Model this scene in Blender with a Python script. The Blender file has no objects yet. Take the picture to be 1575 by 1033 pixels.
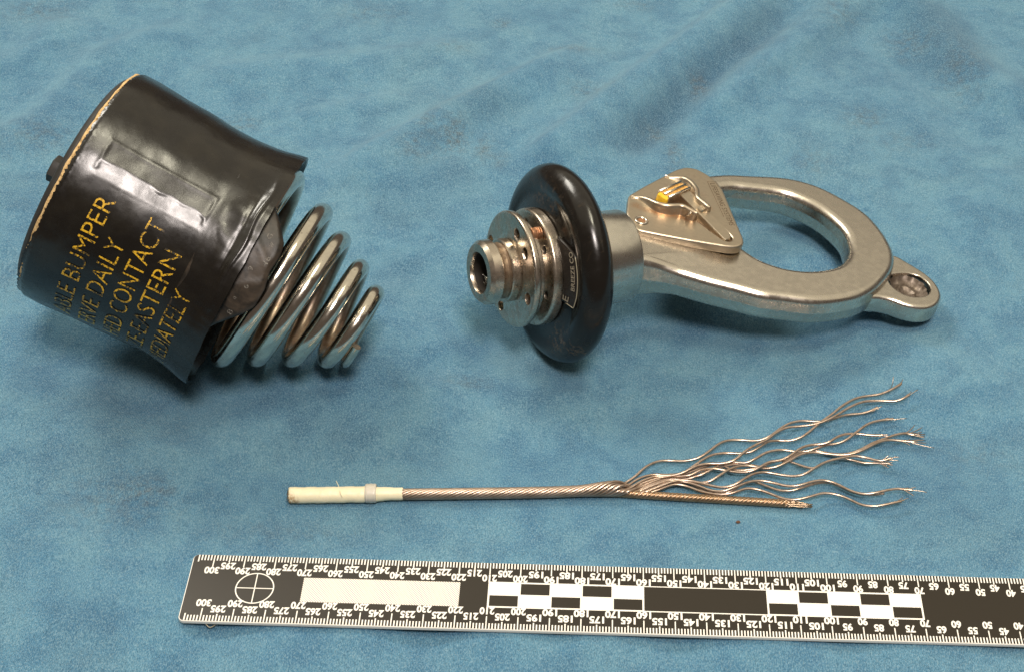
import bpy, bmesh, math, random
import numpy as np
from mathutils import Matrix, Vector
from mathutils.geometry import tessellate_polygon
from mathutils import noise as mnoise

random.seed(7)
S = 0.1                       # geometry below is written in millimetres, 1 unit = 1 cm
scene = bpy.context.scene
COL = scene.collection
scene.unit_settings.system = 'METRIC'
scene.unit_settings.scale_length = 0.01

# ------------------------------------------------------------------ camera
F_PX, CX, CY, PITCH, ROLL, CAM_H = 2400.0, 920.0, 566.5, 0.76086, 0.04259, 403.2
rt = np.array([1, 0, 0.]); fw = np.array([0, math.cos(PITCH), -math.sin(PITCH)]); up = np.array([0, math.sin(PITCH), math.cos(PITCH)])
rt, up = math.cos(ROLL) * rt + math.sin(ROLL) * up, -math.sin(ROLL) * rt + math.cos(ROLL) * up
CAM = np.array([0, 0, CAM_H])
cd = bpy.data.cameras.new('camera'); cam = bpy.data.objects.new('camera', cd); COL.objects.link(cam)
cd.sensor_width = 36; cd.lens = F_PX / 1575 * 36
cd.shift_x = -(CX - 787.5) / 1575; cd.shift_y = (CY - 516.5) / 1575
cd.clip_start = 1; cd.clip_end = 2000
cam.matrix_world = Matrix([[rt[0], up[0], -fw[0], 0], [rt[1], up[1], -fw[1], 0], [rt[2], up[2], -fw[2], CAM_H * S], [0, 0, 0, 1]])
cd.dof.use_dof = True; cd.dof.focus_distance = 52.5; cd.dof.aperture_fstop = 14
scene.camera = cam

# ------------------------------------------------------------------ light
w = bpy.data.worlds.new('World'); scene.world = w; w.use_nodes = True
bg = w.node_tree.nodes['Background']; bg.inputs[0].default_value = (0.90, 0.72, 0.60, 1); bg.inputs[1].default_value = 0.11
def area(name, loc, target, sx, sy, power, color):
    l = bpy.data.lights.new(name, 'AREA'); l.shape = 'RECTANGLE'; l.size = sx; l.size_y = sy; l.energy = power; l.color = color
    o = bpy.data.objects.new(name, l); COL.objects.link(o); o.location = loc
    o.rotation_euler = (Vector(target) - Vector(loc)).to_track_quat('-Z', 'Y').to_euler()
    return o
area('bright_ceiling', (40, 250, 190), (40, 250, 0), 620, 540, 660000, (1.0, 0.91, 0.70))
area('far_lamp', (-95, 135, 135), (-5, 45, 0), 60, 45, 210000, (1.0, 0.95, 0.84))
area('ceiling_lamp', (28, 40, 152), (0, 43, 0), 40, 22, 80000, (1.0, 0.93, 0.72))
area('bench_lamp', (19, -34, 148), (-3, 43, 0), 32, 36, 225000, (1.0, 0.90, 0.84))
scene.view_settings.view_transform = 'Standard'; scene.view_settings.look = 'None'
scene.view_settings.exposure = -0.03; scene.view_settings.gamma = 1
scene.render.engine = 'CYCLES'
scene.cycles.use_denoising = True

# ------------------------------------------------------------------ projection helpers (photo pixel -> point)
def ray(x, y):
    d = fw + rt * (x - CX) / F_PX - up * (y - CY) / F_PX
    return d / np.linalg.norm(d)
def at(x, y, z=0.0):
    d = ray(x, y); return CAM + d * (z - CAM_H) / d[2]
def frame(az, ti):
    az, ti = math.radians(az), math.radians(ti)
    a = np.array([math.cos(az) * math.cos(ti), math.sin(az) * math.cos(ti), math.sin(ti)])
    v = np.cross([0, 0, 1], a); v /= np.linalg.norm(v)
    return a, v, np.cross(a, v)
def on_plane(fr, C, pts, h):
    """pixels -> (along axis, across) on the plane at height h of a frame"""
    a, v, n = fr; P0 = C + h * n; out = []
    for x, y in pts:
        d = ray(x, y); k = ((P0 - CAM) @ n) / (d @ n); q = CAM + k * d - C; out.append((q @ a, q @ v))
    return out

# ------------------------------------------------------------------ mesh helpers
def tag(o, label=None, cat=None, group=None, kind=None):
    if label: o['label'] = label
    if cat: o['category'] = cat
    if group: o['group'] = group
    if kind: o['kind'] = kind
    return o
def obj(name, verts, faces, mat, parent=None, smooth=True, sharp=None):
    me = bpy.data.meshes.new(name)
    me.from_pydata([(float(p[0]) * S, float(p[1]) * S, float(p[2]) * S) for p in verts], [], faces)
    me.update()
    if smooth:
        me.shade_smooth()
        if sharp: me.set_sharp_from_angle(angle=math.radians(sharp))
    if mat: me.materials.append(mat)
    o = bpy.data.objects.new(name, me); COL.objects.link(o)
    if parent: o.parent = parent
    return o
class MB:
    def __init__(s): s.v = []; s.f = []
    def add(s, v, f):
        n = len(s.v); s.v += list(v); s.f += [tuple(i + n for i in q) for q in f]; return s
    def build(s, name, mat, parent=None, **k): return obj(name, s.v, s.f, mat, parent, **k)
def empty(name, C, fr=None):
    o = bpy.data.objects.new(name, None); COL.objects.link(o); o.empty_display_size = 1
    if fr is None: o.location = [c * S for c in C]
    else:
        a, v, n = fr
        o.matrix_world = Matrix([[a[0], v[0], n[0], C[0] * S], [a[1], v[1], n[1], C[1] * S], [a[2], v[2], n[2], C[2] * S], [0, 0, 0, 1]])
    return o
def pol(s, phi, r):
    """point round a local x axis; phi in degrees from up (+z) towards the camera side (-y)"""
    p = math.radians(phi); return (s, -r * math.sin(p), r * math.cos(p))
def lathe_data(prof, n=96, closed=False):
    v, f = [], []; m = len(prof)
    for i in range(n):
        for s, r in prof: v.append(pol(s, 360 * i / n, r))
    for i in range(n):
        j = (i + 1) % n
        for k in range(m if closed else m - 1):
            l = (k + 1) % m
            f.append((i * m + k, j * m + k, j * m + l, i * m + l))
    return v, f
def lathe(name, prof, mat, parent, n=96, closed=False, sharp=28, fn=None):
    v, f = lathe_data(prof, n, closed)
    if fn: v = [fn(*p) for p in v]
    return obj(name, v, f, mat, parent, sharp=sharp)
def catmull(pts, n, closed=False):
    P = [np.array(p, float) for p in pts]; m = len(P); out = []
    segs = m if closed else m - 1
    g = lambda i: P[i % m] if closed else P[min(max(i, 0), m - 1)]
    for i in range(segs):
        p0, p1, p2, p3 = g(i - 1), g(i), g(i + 1), g(i + 2)
        if not closed:
            if i == 0: p0 = 2 * p1 - p2
            if i == segs - 1: p3 = 2 * p2 - p1
        for k in range(n):
            t = k / n
            out.append(.5 * ((2 * p1) + (-p0 + p2) * t + (2 * p0 - 5 * p1 + 4 * p2 - p3) * t * t + (-p0 + 3 * p1 - 3 * p2 + p3) * t ** 3))
    if not closed: out.append(P[-1])
    return out
def resample(P, step, closed=False):
    P = np.array(P, float)
    if closed: P = np.vstack([P, P[:1]])
    d = np.linalg.norm(np.diff(P, axis=0), axis=1); c = np.concatenate([[0], np.cumsum(d)])
    n = max(2, int(round(c[-1] / step)))
    t = np.linspace(0, c[-1], n + 1)
    if closed: t = t[:-1]
    return np.stack([np.interp(t, c, P[:, k]) for k in range(P.shape[1])], 1)
def smooth_loop(L, it=2):
    L = np.array(L)
    for _ in range(it): L = (np.roll(L, 1, 0) + 2 * L + np.roll(L, -1, 0)) / 4
    return L
def tube_data(path, rad, nseg=10, lobes=0, depth=0.0, twist=0.0, cap=True):
    """rad: number or list; lobes > 0 gives a stranded cross-section turning by twist radians per mm"""
    P = [np.array(p, float) for p in path]; n = len(P)
    R = rad if hasattr(rad, '__len__') else [rad] * n
    T = [(P[min(i + 1, n - 1)] - P[max(i - 1, 0)]) for i in range(n)]
    T = [t / (np.linalg.norm(t) + 1e-12) for t in T]
    ref = np.array([0, 0, 1.]) if abs(T[0][2]) < .9 else np.array([0, 1., 0])
    u = ref - T[0] * (ref @ T[0]); u /= np.linalg.norm(u)
    v, f = [], []; L = 0
    for i in range(n):
        if i:
            L += np.linalg.norm(P[i] - P[i - 1]); u = u - T[i] * (u @ T[i]); u /= np.linalg.norm(u)
        b = np.cross(T[i], u)
        for k in range(nseg):
            an = 2 * math.pi * k / nseg; r = R[i]
            if lobes: r *= 1 - depth * (.5 - .5 * math.cos(lobes * an))
            an2 = an + twist * L
            v.append(P[i] + r * (math.cos(an2) * u + math.sin(an2) * b))
    for i in range(n - 1):
        for k in range(nseg):
            l = (k + 1) % nseg; f.append((i * nseg + k, i * nseg + l, (i + 1) * nseg + l, (i + 1) * nseg + k))
    if cap:
        f.append(tuple(range(nseg))[::-1]); f.append(tuple((n - 1) * nseg + k for k in range(nseg)))
    return v, f
def tube(name, path, rad, mat, parent=None, **k): 
    v, f = tube_data(path, rad, **k); return obj(name, v, f, mat, parent)
def slab_data(loops, T, B, fil, seg=6, guard=0.25, bulge=0.0):
    """plate with rounded edges. loops[0] = edge of the flat top (counter-clockwise), others = holes (clockwise).
    each loop swells outwards by fil over the rounded edge."""
    v, f = [], []; rings_top, rings_bot = [], []
    fils = fil if hasattr(fil, '__len__') else [fil] * len(loops)
    for L, fil in zip(loops, fils):
        L = np.array(L, float); m = len(L)
        t = np.roll(L, -1, 0) - np.roll(L, 1, 0); t /= np.linalg.norm(t, axis=1)[:, None] + 1e-12
        nrm = np.stack([t[:, 1], -t[:, 0]], 1)
        levels = [(-guard, T)] + [(fil * math.sin(k / seg * math.pi / 2), T - fil * (1 - math.cos(k / seg * math.pi / 2))) for k in range(seg + 1)]
        if bulge: levels += [(fil + bulge, (T + B) / 2 + .35), (fil + bulge + .12, (T + B) / 2), (fil + bulge, (T + B) / 2 - .35)]
        levels += [(fil * math.cos(k / seg * math.pi / 2), B + fil * (1 - math.sin(k / seg * math.pi / 2))) for k in range(seg + 1)] + [(-guard, B)]
        base = len(v)
        for off, h in levels:
            for p in L + nrm * off: v.append((p[0], p[1], h))
        for k in range(len(levels) - 1):
            for i in range(m):
                j = (i + 1) % m
                f.append((base + k * m + j, base + k * m + i, base + (k + 1) * m + i, base + (k + 1) * m + j)[::-1])
        rings_top.append(list(range(base, base + m))); rings_bot.append(list(range(base + (len(levels) - 1) * m, base + len(levels) * m)))
    for rings, flip in ((rings_top, False), (rings_bot, True)):
        flat = [i for r_ in rings for i in r_]
        tri = tessellate_polygon([[Vector((v[i][0], v[i][1], 0)) for i in r_] for r_ in rings])
        for q in tri:
            q = tuple(flat[i] for i in q)
            A, Bv, Cv = (np.array(v[i][:2]) for i in q)
            ccw = (Bv - A)[0] * (Cv - A)[1] - (Bv - A)[1] * (Cv - A)[0] > 0
            if ccw == flip: q = q[::-1]
            f.append(q)
    return v, f
def fix_normals(o):
    bm = bmesh.new(); bm.from_mesh(o.data); bmesh.ops.remove_doubles(bm, verts=bm.verts, dist=1e-5); bmesh.ops.recalc_face_normals(bm, faces=bm.faces); bm.to_mesh(o.data); bm.free(); return o
def slab(name, loops, T, B, fil, mat, parent, xf=None, sharp=None, **k):
    v, f = slab_data(loops, T, B, fil, **k)
    if xf: v = [xf(*p) for p in v]
    return fix_normals(obj(name, v, f, mat, parent, sharp=sharp))
def circle_loop(cx, cy, r, n=48, cw=False):
    L = [(cx + r * math.cos(2 * math.pi * i / n), cy + r * math.sin(2 * math.pi * i / n)) for i in range(n)]
    return L[::-1] if cw else L
def ccw(L):
    L = np.array(L); A = (L[:, 0] * np.roll(L[:, 1], -1) - np.roll(L[:, 0], -1) * L[:, 1]).sum()
    return L if A > 0 else L[::-1]
_tc = {}
def text2d(s, bold=0.0, cut=0.0):
    """flat lettering as a mesh, scaled to a cap height of 1, starting at x = 0. returns verts, faces, width"""
    key = (s, bold, cut)
    if key in _tc: return _tc[key]
    c = bpy.data.curves.new('t', 'FONT'); c.body = s; c.offset = bold; c.resolution_u = 4; c.align_x = 'LEFT'
    o = bpy.data.objects.new('t', c); COL.objects.link(o)
    dg = bpy.context.evaluated_depsgraph_get(); me = bpy.data.meshes.new_from_object(o.evaluated_get(dg))
    bm = bmesh.new(); bm.from_mesh(me); bmesh.ops.triangulate(bm, faces=bm.faces)
    if cut: 
        for _ in range(3):
            es = [e for e in bm.edges if e.calc_length() > cut]
            if es: bmesh.ops.subdivide_edges(bm, edges=es, cuts=1); bmesh.ops.triangulate(bm, faces=bm.faces)
    v = np.array([(p.co.x, p.co.y) for p in bm.verts]); f = [tuple(q.index for q in fa.verts) for fa in bm.faces]
    bm.free(); COL.objects.unlink(o); bpy.data.objects.remove(o); bpy.data.meshes.remove(me)
    v[:, 0] -= v[:, 0].min(); v /= CAPH; v_w = v[:, 0].max()
    _tc[key] = (v, f, v_w); return _tc[key]
CAPH = 1.0
_v, _f, _w = text2d('H'); CAPH = _v[:, 1].max(); _tc.clear()

# ------------------------------------------------------------------ materials
def mat(name, base=(.5, .5, .5), metal=0.0, rough=0.5, spec=0.5):
    m = bpy.data.materials.new(name); m.use_nodes = True; nt = m.node_tree; b = nt.nodes['Principled BSDF']
    b.inputs['Base Color'].default_value = (*base, 1); b.inputs['Metallic'].default_value = metal
    b.inputs['Roughness'].default_value = rough; b.inputs['Specular IOR Level'].default_value = spec
    return m, nt, b
def nn(nt, t, **k):
    n = nt.nodes.new(t)
    for a_, b_ in k.items():
        if a_.startswith('i_'): n.inputs[a_[2:].replace('_', ' ')].default_value = b_
        else: setattr(n, a_, b_)
    return n
def noise_tex(nt, scale, detail=4, rough=.55, dist=0.0, vec=None, stretch=None):
    tc = nt.nodes.get('TC') or nn(nt, 'ShaderNodeTexCoord', name='TC')
    src = vec or tc.outputs['Object']
    if stretch:
        mp = nn(nt, 'ShaderNodeMapping'); mp.inputs['Scale'].default_value = stretch; nt.links.new(src, mp.inputs[0]); src = mp.outputs[0]
    n = nn(nt, 'ShaderNodeTexNoise'); n.inputs['Scale'].default_value = scale; n.inputs['Detail'].default_value = detail
    n.inputs['Roughness'].default_value = rough; n.inputs['Distortion'].default_value = dist
    nt.links.new(src, n.inputs['Vector']); return n.outputs['Fac']
def ramp(nt, src, stops):
    r = nn(nt, 'ShaderNodeValToRGB'); e = r.color_ramp.elements
    while len(e) < len(stops): e.new(.5)
    for i, (p, c) in enumerate(stops):
        e[i].position = p; e[i].color = (*c, 1) if hasattr(c, '__len__') else (c, c, c, 1)
    nt.links.new(src, r.inputs[0]); return r.outputs[0]
def mix(nt, fac, a_, b_, mode='MIX'):
    m = nn(nt, 'ShaderNodeMix', data_type='RGBA', blend_type=mode)
    for sock, val in ((m.inputs[0], fac), (m.inputs[6], a_), (m.inputs[7], b_)):
        if hasattr(val, 'default_value'): nt.links.new(val, sock)
        elif hasattr(val, '__len__'): sock.default_value = (*val, 1)
        else: sock.default_value = val
    return m.outputs[2]
def math_(nt, op, a_, b_=None):
    m = nn(nt, 'ShaderNodeMath', operation=op)
    for i, val in enumerate((a_, b_)):
        if val is None: continue
        if hasattr(val, 'default_value'): nt.links.new(val, m.inputs[i])
        else: m.inputs[i].default_value = val
    return m.outputs[0]
def bump(nt, b, hs, dist=0.02, strength=1.0, prev=None):
    n = nn(nt, 'ShaderNodeBump'); n.inputs['Strength'].default_value = strength; n.inputs['Distance'].default_value = dist
    nt.links.new(hs, n.inputs['Height'])
    if prev: nt.links.new(prev, n.inputs['Normal'])
    nt.links.new(n.outputs[0], b.inputs['Normal']); return n.outputs[0]
def metal_mat(name, base, r0, r1, dirt=None, dirt_lo=.55, dirt_hi=.75, bscale=30, bd=.002, scratch=True, dscale=3.0):
    m, nt, b = mat(name, base, 1.0)
    n1 = noise_tex(nt, 4, 5); nt.links.new(ramp(nt, n1, [(.3, r0), (.75, r1)]), b.inputs['Roughness'])
    n2 = noise_tex(nt, dscale, 6, .65)
    c = mix(nt, ramp(nt, n1, [(.35, 0.), (.7, 1.)]), base, tuple(x * .86 for x in base))
    if dirt:
        fac = ramp(nt, n2, [(dirt_lo, 0.), (dirt_hi, 1.)])
        c = mix(nt, fac, c, dirt)
        nt.links.new(math_(nt, 'SUBTRACT', 1.0, math_(nt, 'MULTIPLY', fac, .45)), b.inputs['Metallic'])
    nt.links.new(c, b.inputs['Base Color'])
    p = bump(nt, b, noise_tex(nt, bscale, 3, .5), bd * .02)
    p = bump(nt, b, noise_tex(nt, 1.6, 3, .5), .0008, prev=p)
    if scratch: bump(nt, b, noise_tex(nt, 8, 3, stretch=(1, 9, 9)), bd * .02, prev=p)
    return m
M = {}
# --- velvet
m, nt, b = mat('blue_velvet', rough=.95, spec=.12); M['velvet'] = m
big = noise_tex(nt, .16, 6, .62, .6); mid = noise_tex(nt, .62, 7, .6, .25)
pile = noise_tex(nt, 2.2, 6, .75, .3, stretch=(1.5, .8, 1))
c = ramp(nt, big, [(.30, (.052, .168, .290)), (.5, (.077, .216, .338)), (.72, (.116, .256, .345))])
c = mix(nt, ramp(nt, mid, [(.43, 0.), (.72, .55)]), c, (.150, .315, .405))
c = mix(nt, ramp(nt, mid, [(.28, .55), (.52, 0.)]), c, (.034, .115, .215))
c = mix(nt, ramp(nt, pile, [(.32, .22), (.55, 0.)]), c, (.030, .105, .190))
nap_shade = nn(nt, 'ShaderNodeAttribute', attribute_name='nap_shade')
c = mix(nt, math_(nt, 'MULTIPLY', nap_shade.outputs['Fac'], ramp(nt, mid, [(.25, 1.), (.75, .55)])), c, (.026, .088, .165))  # puts fold shade and brushed-pile patches into the cloth colour
st = nn(nt, 'ShaderNodeAttribute', attribute_name='stain')
fl = noise_tex(nt, 3.0, 8, .75)
c = mix(nt, math_(nt, 'MULTIPLY', st.outputs['Fac'], ramp(nt, fl, [(.40, 0.), (.62, .75)])), c, (.085, .065, .050))
haze = noise_tex(nt, .3, 7, .7, 1.0)
c = mix(nt, ramp(nt, haze, [(.60, 0.), (.82, .22)]), c, (.16, .21, .22))
fib = noise_tex(nt, 26, 4, .7, stretch=(1, .5, 1))
c = mix(nt, ramp(nt, fib, [(.48, 0.), (.70, .62)]), c, (.32, .47, .54))
c = mix(nt, ramp(nt, fib, [(.28, .75), (.47, 0.)]), c, (.020, .070, .130))
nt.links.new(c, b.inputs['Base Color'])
b.inputs['Sheen Weight'].default_value = .35; b.inputs['Sheen Roughness'].default_value = .45; b.inputs['Sheen Tint'].default_value = (.55, .72, .78, 1)
rib = nn(nt, 'ShaderNodeTexWave', bands_direction='X'); rib.inputs['Scale'].default_value = 5.6; rib.inputs['Distortion'].default_value = 1.6; rib.inputs['Detail'].default_value = 3; rib.inputs['Detail Scale'].default_value = 1.2
nt.links.new(nt.nodes['TC'].outputs['Object'], rib.inputs['Vector'])
p = bump(nt, b, rib.outputs['Fac'], .016); p = bump(nt, b, noise_tex(nt, 30, 3, .6), .022, prev=p); bump(nt, b, noise_tex(nt, 3.0, 6, .7), .07, prev=p)
# --- black sleeve of the bumper
m, nt, b = mat('black_sleeve', (.018, .015, .012), 0, .3, .55); M['sleeve'] = m
n1 = noise_tex(nt, 1.6, 6, .7); n2 = noise_tex(nt, .7, 5, .6, .5)
c = mix(nt, ramp(nt, n2, [(.45, 0.), (.75, .55)]), (.008, .0065, .005), (.024, .020, .013))
c = mix(nt, ramp(nt, noise_tex(nt, 6, 6, .75), [(.62, 0.), (.82, .30)]), c, (.07, .058, .038))
nt.links.new(c, b.inputs['Base Color']); nt.links.new(ramp(nt, n1, [(.3, .20), (.7, .33)]), b.inputs['Roughness'])
p = bump(nt, b, noise_tex(nt, 45, 3), .0006); bump(nt, b, noise_tex(nt, 1.3, 3, .5), .010, prev=p)
# --- worn yellow stencil paint
m, nt, b = mat('worn_yellow_paint', (.62, .36, .02), 0, .45); M['stencil'] = m
wear = noise_tex(nt, 15, 4, .7); wl = noise_tex(nt, .9, 3)
thr = math_(nt, 'ADD', wear, math_(nt, 'MULTIPLY', math_(nt, 'SUBTRACT', wl, .5), .55))
nt.links.new(mix(nt, ramp(nt, thr, [(.455, 0.), (.545, 1.)]), (.72, .42, .02), (.022, .018, .012)), b.inputs['Base Color'])
# --- foam / tan edge
m, nt, b = mat('tan_foam', (.62, .42, .20), 0, .85, .2); M['foam'] = m
nt.links.new(ramp(nt, noise_tex(nt, 9, 6, .8), [(.36, (.10, .06, .03)), (.46, (.55, .36, .16)), (.7, (.78, .58, .30))]), b.inputs['Base Color'])
bump(nt, b, noise_tex(nt, 12, 5), .03)
M['dark'] = metal_mat('dark_plate', (.02, .018, .015), .5, .7, scratch=False); M['dark'].node_tree.nodes['Principled BSDF'].inputs['Metallic'].default_value = 0
m, nt, b = mat('brown_film', (.045, .034, .026), 0, .42, .35); M['film'] = m
nt.links.new(ramp(nt, noise_tex(nt, 1.4, 5, .6, .8), [(.38, (.016, .013, .010)), (.52, (.042, .031, .022)), (.75, (.070, .052, .037))]), b.inputs['Base Color'])
p = bump(nt, b, noise_tex(nt, 25, 4), .0008); bump(nt, b, noise_tex(nt, 2.5, 4), .012, prev=p)
m, nt, b = mat('faded_print', (.30, .28, .24), 0, .6); M['print'] = m
nt.links.new(mix(nt, ramp(nt, noise_tex(nt, 22, 4, .7), [(.48, 0.), (.54, 1.)]), (.22, .20, .17), (.04, .032, .025)), b.inputs['Base Color'])
# --- metals
M['spring'] = metal_mat('chromed_wire', (.74, .68, .58), .12, .24, dirt=(.10, .060, .034), dirt_lo=.60, dirt_hi=.74, bscale=50, bd=.0015, dscale=9)
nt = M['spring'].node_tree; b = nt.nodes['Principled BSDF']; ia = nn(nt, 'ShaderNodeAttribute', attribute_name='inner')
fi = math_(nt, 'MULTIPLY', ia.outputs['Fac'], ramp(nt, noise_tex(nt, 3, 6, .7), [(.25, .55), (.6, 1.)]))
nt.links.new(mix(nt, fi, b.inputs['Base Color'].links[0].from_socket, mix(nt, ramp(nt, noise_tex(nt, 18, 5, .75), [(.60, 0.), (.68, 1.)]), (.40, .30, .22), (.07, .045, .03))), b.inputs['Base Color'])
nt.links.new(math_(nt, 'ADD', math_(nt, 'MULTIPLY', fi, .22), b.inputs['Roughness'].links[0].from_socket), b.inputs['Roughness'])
M['polished'] = metal_mat('polished_steel', (.68, .64, .56), .24, .32, bscale=60, bd=.0006)
M['satin'] = metal_mat('satin_steel', (.68, .62, .53), .22, .34, dirt=(.38, .29, .20), dirt_lo=.62, dirt_hi=1.0, bscale=60, bd=.0016, dscale=1.8)
M['plate'] = metal_mat('cast_steel_plate', (.60, .51, .39), .33, .45, dirt=(.20, .12, .06), dirt_lo=.56, dirt_hi=.90, bscale=45, bd=.004, scratch=False, dscale=1.6)
nt = M['plate'].node_tree; b = nt.nodes['Principled BSDF']; src = b.inputs['Base Color'].links[0].from_socket
for cx_, cy_, rot, lx, ly, k in ((78, 9.5, -32, 13, 2.6, .6), (87, 5.0, -45, 7, 3, .5), (71, 16, 0, 3, 2.5, .5), (99, 14, -75, 8, 2.2, .6)):
    mp = nn(nt, 'ShaderNodeMapping', vector_type='TEXTURE'); mp.inputs['Location'].default_value = (cx_ * S, cy_ * S, 10.8 * S); mp.inputs['Rotation'].default_value[2] = math.radians(rot); mp.inputs['Scale'].default_value = (lx * S, ly * S, 6 * S)
    nt.links.new(nt.nodes['TC'].outputs['Object'], mp.inputs[0]); gr = nn(nt, 'ShaderNodeTexGradient', gradient_type='SPHERICAL'); nt.links.new(mp.outputs[0], gr.inputs[0])
    src = mix(nt, math_(nt, 'MULTIPLY', ramp(nt, gr.outputs['Fac'], [(.0, 0.), (.7, k)]), ramp(nt, noise_tex(nt, 14, 5, .7), [(.35, .3), (.6, 1.)])), src, (.50, .24, .10))
nt.links.new(src, b.inputs['Base Color'])
M['collar'] = metal_mat('stained_steel', (.56, .49, .40), .22, .34, dirt=(.24, .17, .12), dirt_lo=.46, dirt_hi=.86, bscale=50, bd=.002, dscale=1.6)
M['grime'] = metal_mat('grimy_steel', (.34, .25, .17), .40, .60, dirt=(.10, .06, .035), dirt_lo=.42, dirt_hi=.66, bscale=30, bd=.008, dscale=5)
M['copper'] = metal_mat('rusty_recess', (.62, .33, .18), .35, .6, dirt=(.16, .07, .03), dirt_lo=.45, dirt_hi=.7, bscale=25, bd=.02, dscale=7)
M['plug'] = metal_mat('worn_plug', (.30, .25, .21), .42, .6, dirt=(.10, .075, .055), dirt_lo=.3, dirt_hi=.6, bscale=25, bd=.01, dscale=5)
M['void'] = mat('dark_bore', (.02, .015, .01), 0, .6)[0]
# --- rubber disc
m, nt, b = mat('black_rubber', (.010, .008, .007), 0, .16, .42); M['rubber'] = m
sm = noise_tex(nt, 1.1, 7, .72, .8)
c = mix(nt, ramp(nt, sm, [(.62, 0.), (.80, .5)]), (.009, .0075, .006), (.07, .045, .025))
at_ = nn(nt, 'ShaderNodeAttribute', attribute_name='smear')
c = mix(nt, math_(nt, 'MULTIPLY', at_.outputs['Fac'], ramp(nt, noise_tex(nt, 5, 6, .75), [(.48, 0.), (.62, .8)])), c, (.17, .11, .06))
nt.links.new(c, b.inputs['Base Color']); nt.links.new(ramp(nt, noise_tex(nt, 2.5, 5), [(.3, .15), (.7, .30)]), b.inputs['Roughness'])
bump(nt, b, noise_tex(nt, 3, 3), .002)
M['tag'] = mat('black_label', (.02, .016, .013), 0, .25, .5)[0]
M['tagprint'] = mat('cream_print', (.24, .205, .15), 0, .5)[0]
M['tagedge'] = mat('label_edge', (.34, .30, .21), .2, .4)[0]
m, nt, b = mat('yellow_enamel', (.72, .42, .015), 0, .35); M['yellow'] = m
nt.links.new(ramp(nt, noise_tex(nt, 9, 5, .7), [(.30, (.28, .15, .04)), (.42, (.70, .42, .02)), (.7, (.80, .50, .03))]), b.inputs['Base Color'])
m, nt, b = mat('orange_enamel', (.70, .36, .10), 0, .4); M['orange'] = m
nt.links.new(ramp(nt, noise_tex(nt, 12, 5, .7), [(.40, (.26, .19, .13)), (.50, (.74, .38, .07)), (.7, (.80, .52, .20))]), b.inputs['Base Color'])
M['engrave'] = mat('engraved_shadow', (.13, .085, .05), .5, .5)[0]
# --- cable
m, nt, b = mat('cream_tape', (.66, .64, .40), 0, .42, .4); M['tape'] = m
c = ramp(nt, noise_tex(nt, 1.3, 5), [(.3, (.80, .73, .50)), (.7, (.86, .78, .55))])
c = mix(nt, ramp(nt, noise_tex(nt, 7, 6, .75), [(.64, 0.), (.78, .55)]), c, (.40, .24, .10))
nt.links.new(c, b.inputs['Base Color']); mp = nn(nt, 'ShaderNodeMapping', vector_type='TEXTURE'); mp.inputs['Location'].default_value = (.05, -.16, .2); mp.inputs['Scale'].default_value = (.42, .34, .4)
nt.links.new(nt.nodes['TC'].outputs['Object'], mp.inputs[0]); gr = nn(nt, 'ShaderNodeTexGradient', gradient_type='SPHERICAL'); nt.links.new(mp.outputs[0], gr.inputs[0])
c = mix(nt, math_(nt, 'MULTIPLY', ramp(nt, gr.outputs['Fac'], [(0, 0.), (.5, 1.)]), ramp(nt, noise_tex(nt, 10, 5, .7), [(.42, 0.), (.58, .9)])), c, (.36, .17, .04)); nt.links.new(c, b.inputs['Base Color'])
b.inputs['Subsurface Weight'].default_value = .15; b.inputs['Subsurface Radius'].default_value = (.1, .1, .06); bump(nt, b, noise_tex(nt, 9, 4), .008)
m, nt, b = mat('clear_nylon', (.60, .56, .47), 0, .35, .5); M['nylon'] = m
b.inputs['Subsurface Weight'].default_value = .4; b.inputs['Subsurface Radius'].default_value = (.15, .15, .12)
def wire_mat(name, c0, c1, dirt):
    m, nt, b = mat(name, c0, .9, .3)
    nt.links.new(mix(nt, ramp(nt, noise_tex(nt, 2.2, 5, .7), [(.35, 0.), (.65, 1.)]), c0, c1), b.inputs['Base Color'])
    c = mix(nt, ramp(nt, noise_tex(nt, 6, 6, .7), [(.55, 0.), (.72, .8)]), mix(nt, ramp(nt, noise_tex(nt, 2.2, 5, .7), [(.35, 0.), (.65, 1.)]), c0, c1), dirt)
    nt.links.new(c, b.inputs['Base Color']); return m
M['wire'] = wire_mat('steel_strand', (.62, .50, .42), (.46, .35, .27), (.24, .13, .07))
M['wire_end'] = wire_mat('broken_wire', (.55, .46, .38), (.42, .32, .24), (.20, .12, .07))
M['core'] = wire_mat('core_wire', (.50, .37, .26), (.36, .26, .17), (.20, .12, .06))
# --- ruler
M['rblack'] = mat('ruler_black', (.020, .015, .009), 0, .42, .34)[0]
M['rwhite'] = mat('ruler_white', (.80, .77, .70), 0, .5, .4)[0]
m, nt, b = mat('ruler_dotted', (.8, .77, .7), 0, .5); M['rdots'] = m
tc = nn(nt, 'ShaderNodeTexCoord', name='TC'); mp = nn(nt, 'ShaderNodeMapping'); mp.inputs['Rotation'].default_value[2] = math.radians(45); mp.inputs['Scale'].default_value = (17.5, 17.5, 17.5)
nt.links.new(tc.outputs['Object'], mp.inputs[0])
sx = nn(nt, 'ShaderNodeSeparateXYZ'); nt.links.new(mp.outputs[0], sx.inputs[0])
fx = math_(nt, 'SUBTRACT', math_(nt, 'FRACT', sx.outputs[0]), .5); fy = math_(nt, 'SUBTRACT', math_(nt, 'FRACT', sx.outputs[1]), .5)
d2 = math_(nt, 'ADD', math_(nt, 'MULTIPLY', fx, fx), math_(nt, 'MULTIPLY', fy, fy))
nt.links.new(mix(nt, ramp(nt, d2, [(.08, 1.), (.13, 0.)]), (.80, .78, .71), (.34, .23, .16)), b.inputs['Base Color'])
M['lint'] = mat('brown_crumb', (.10, .045, .02), 0, .7)[0]
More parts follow.
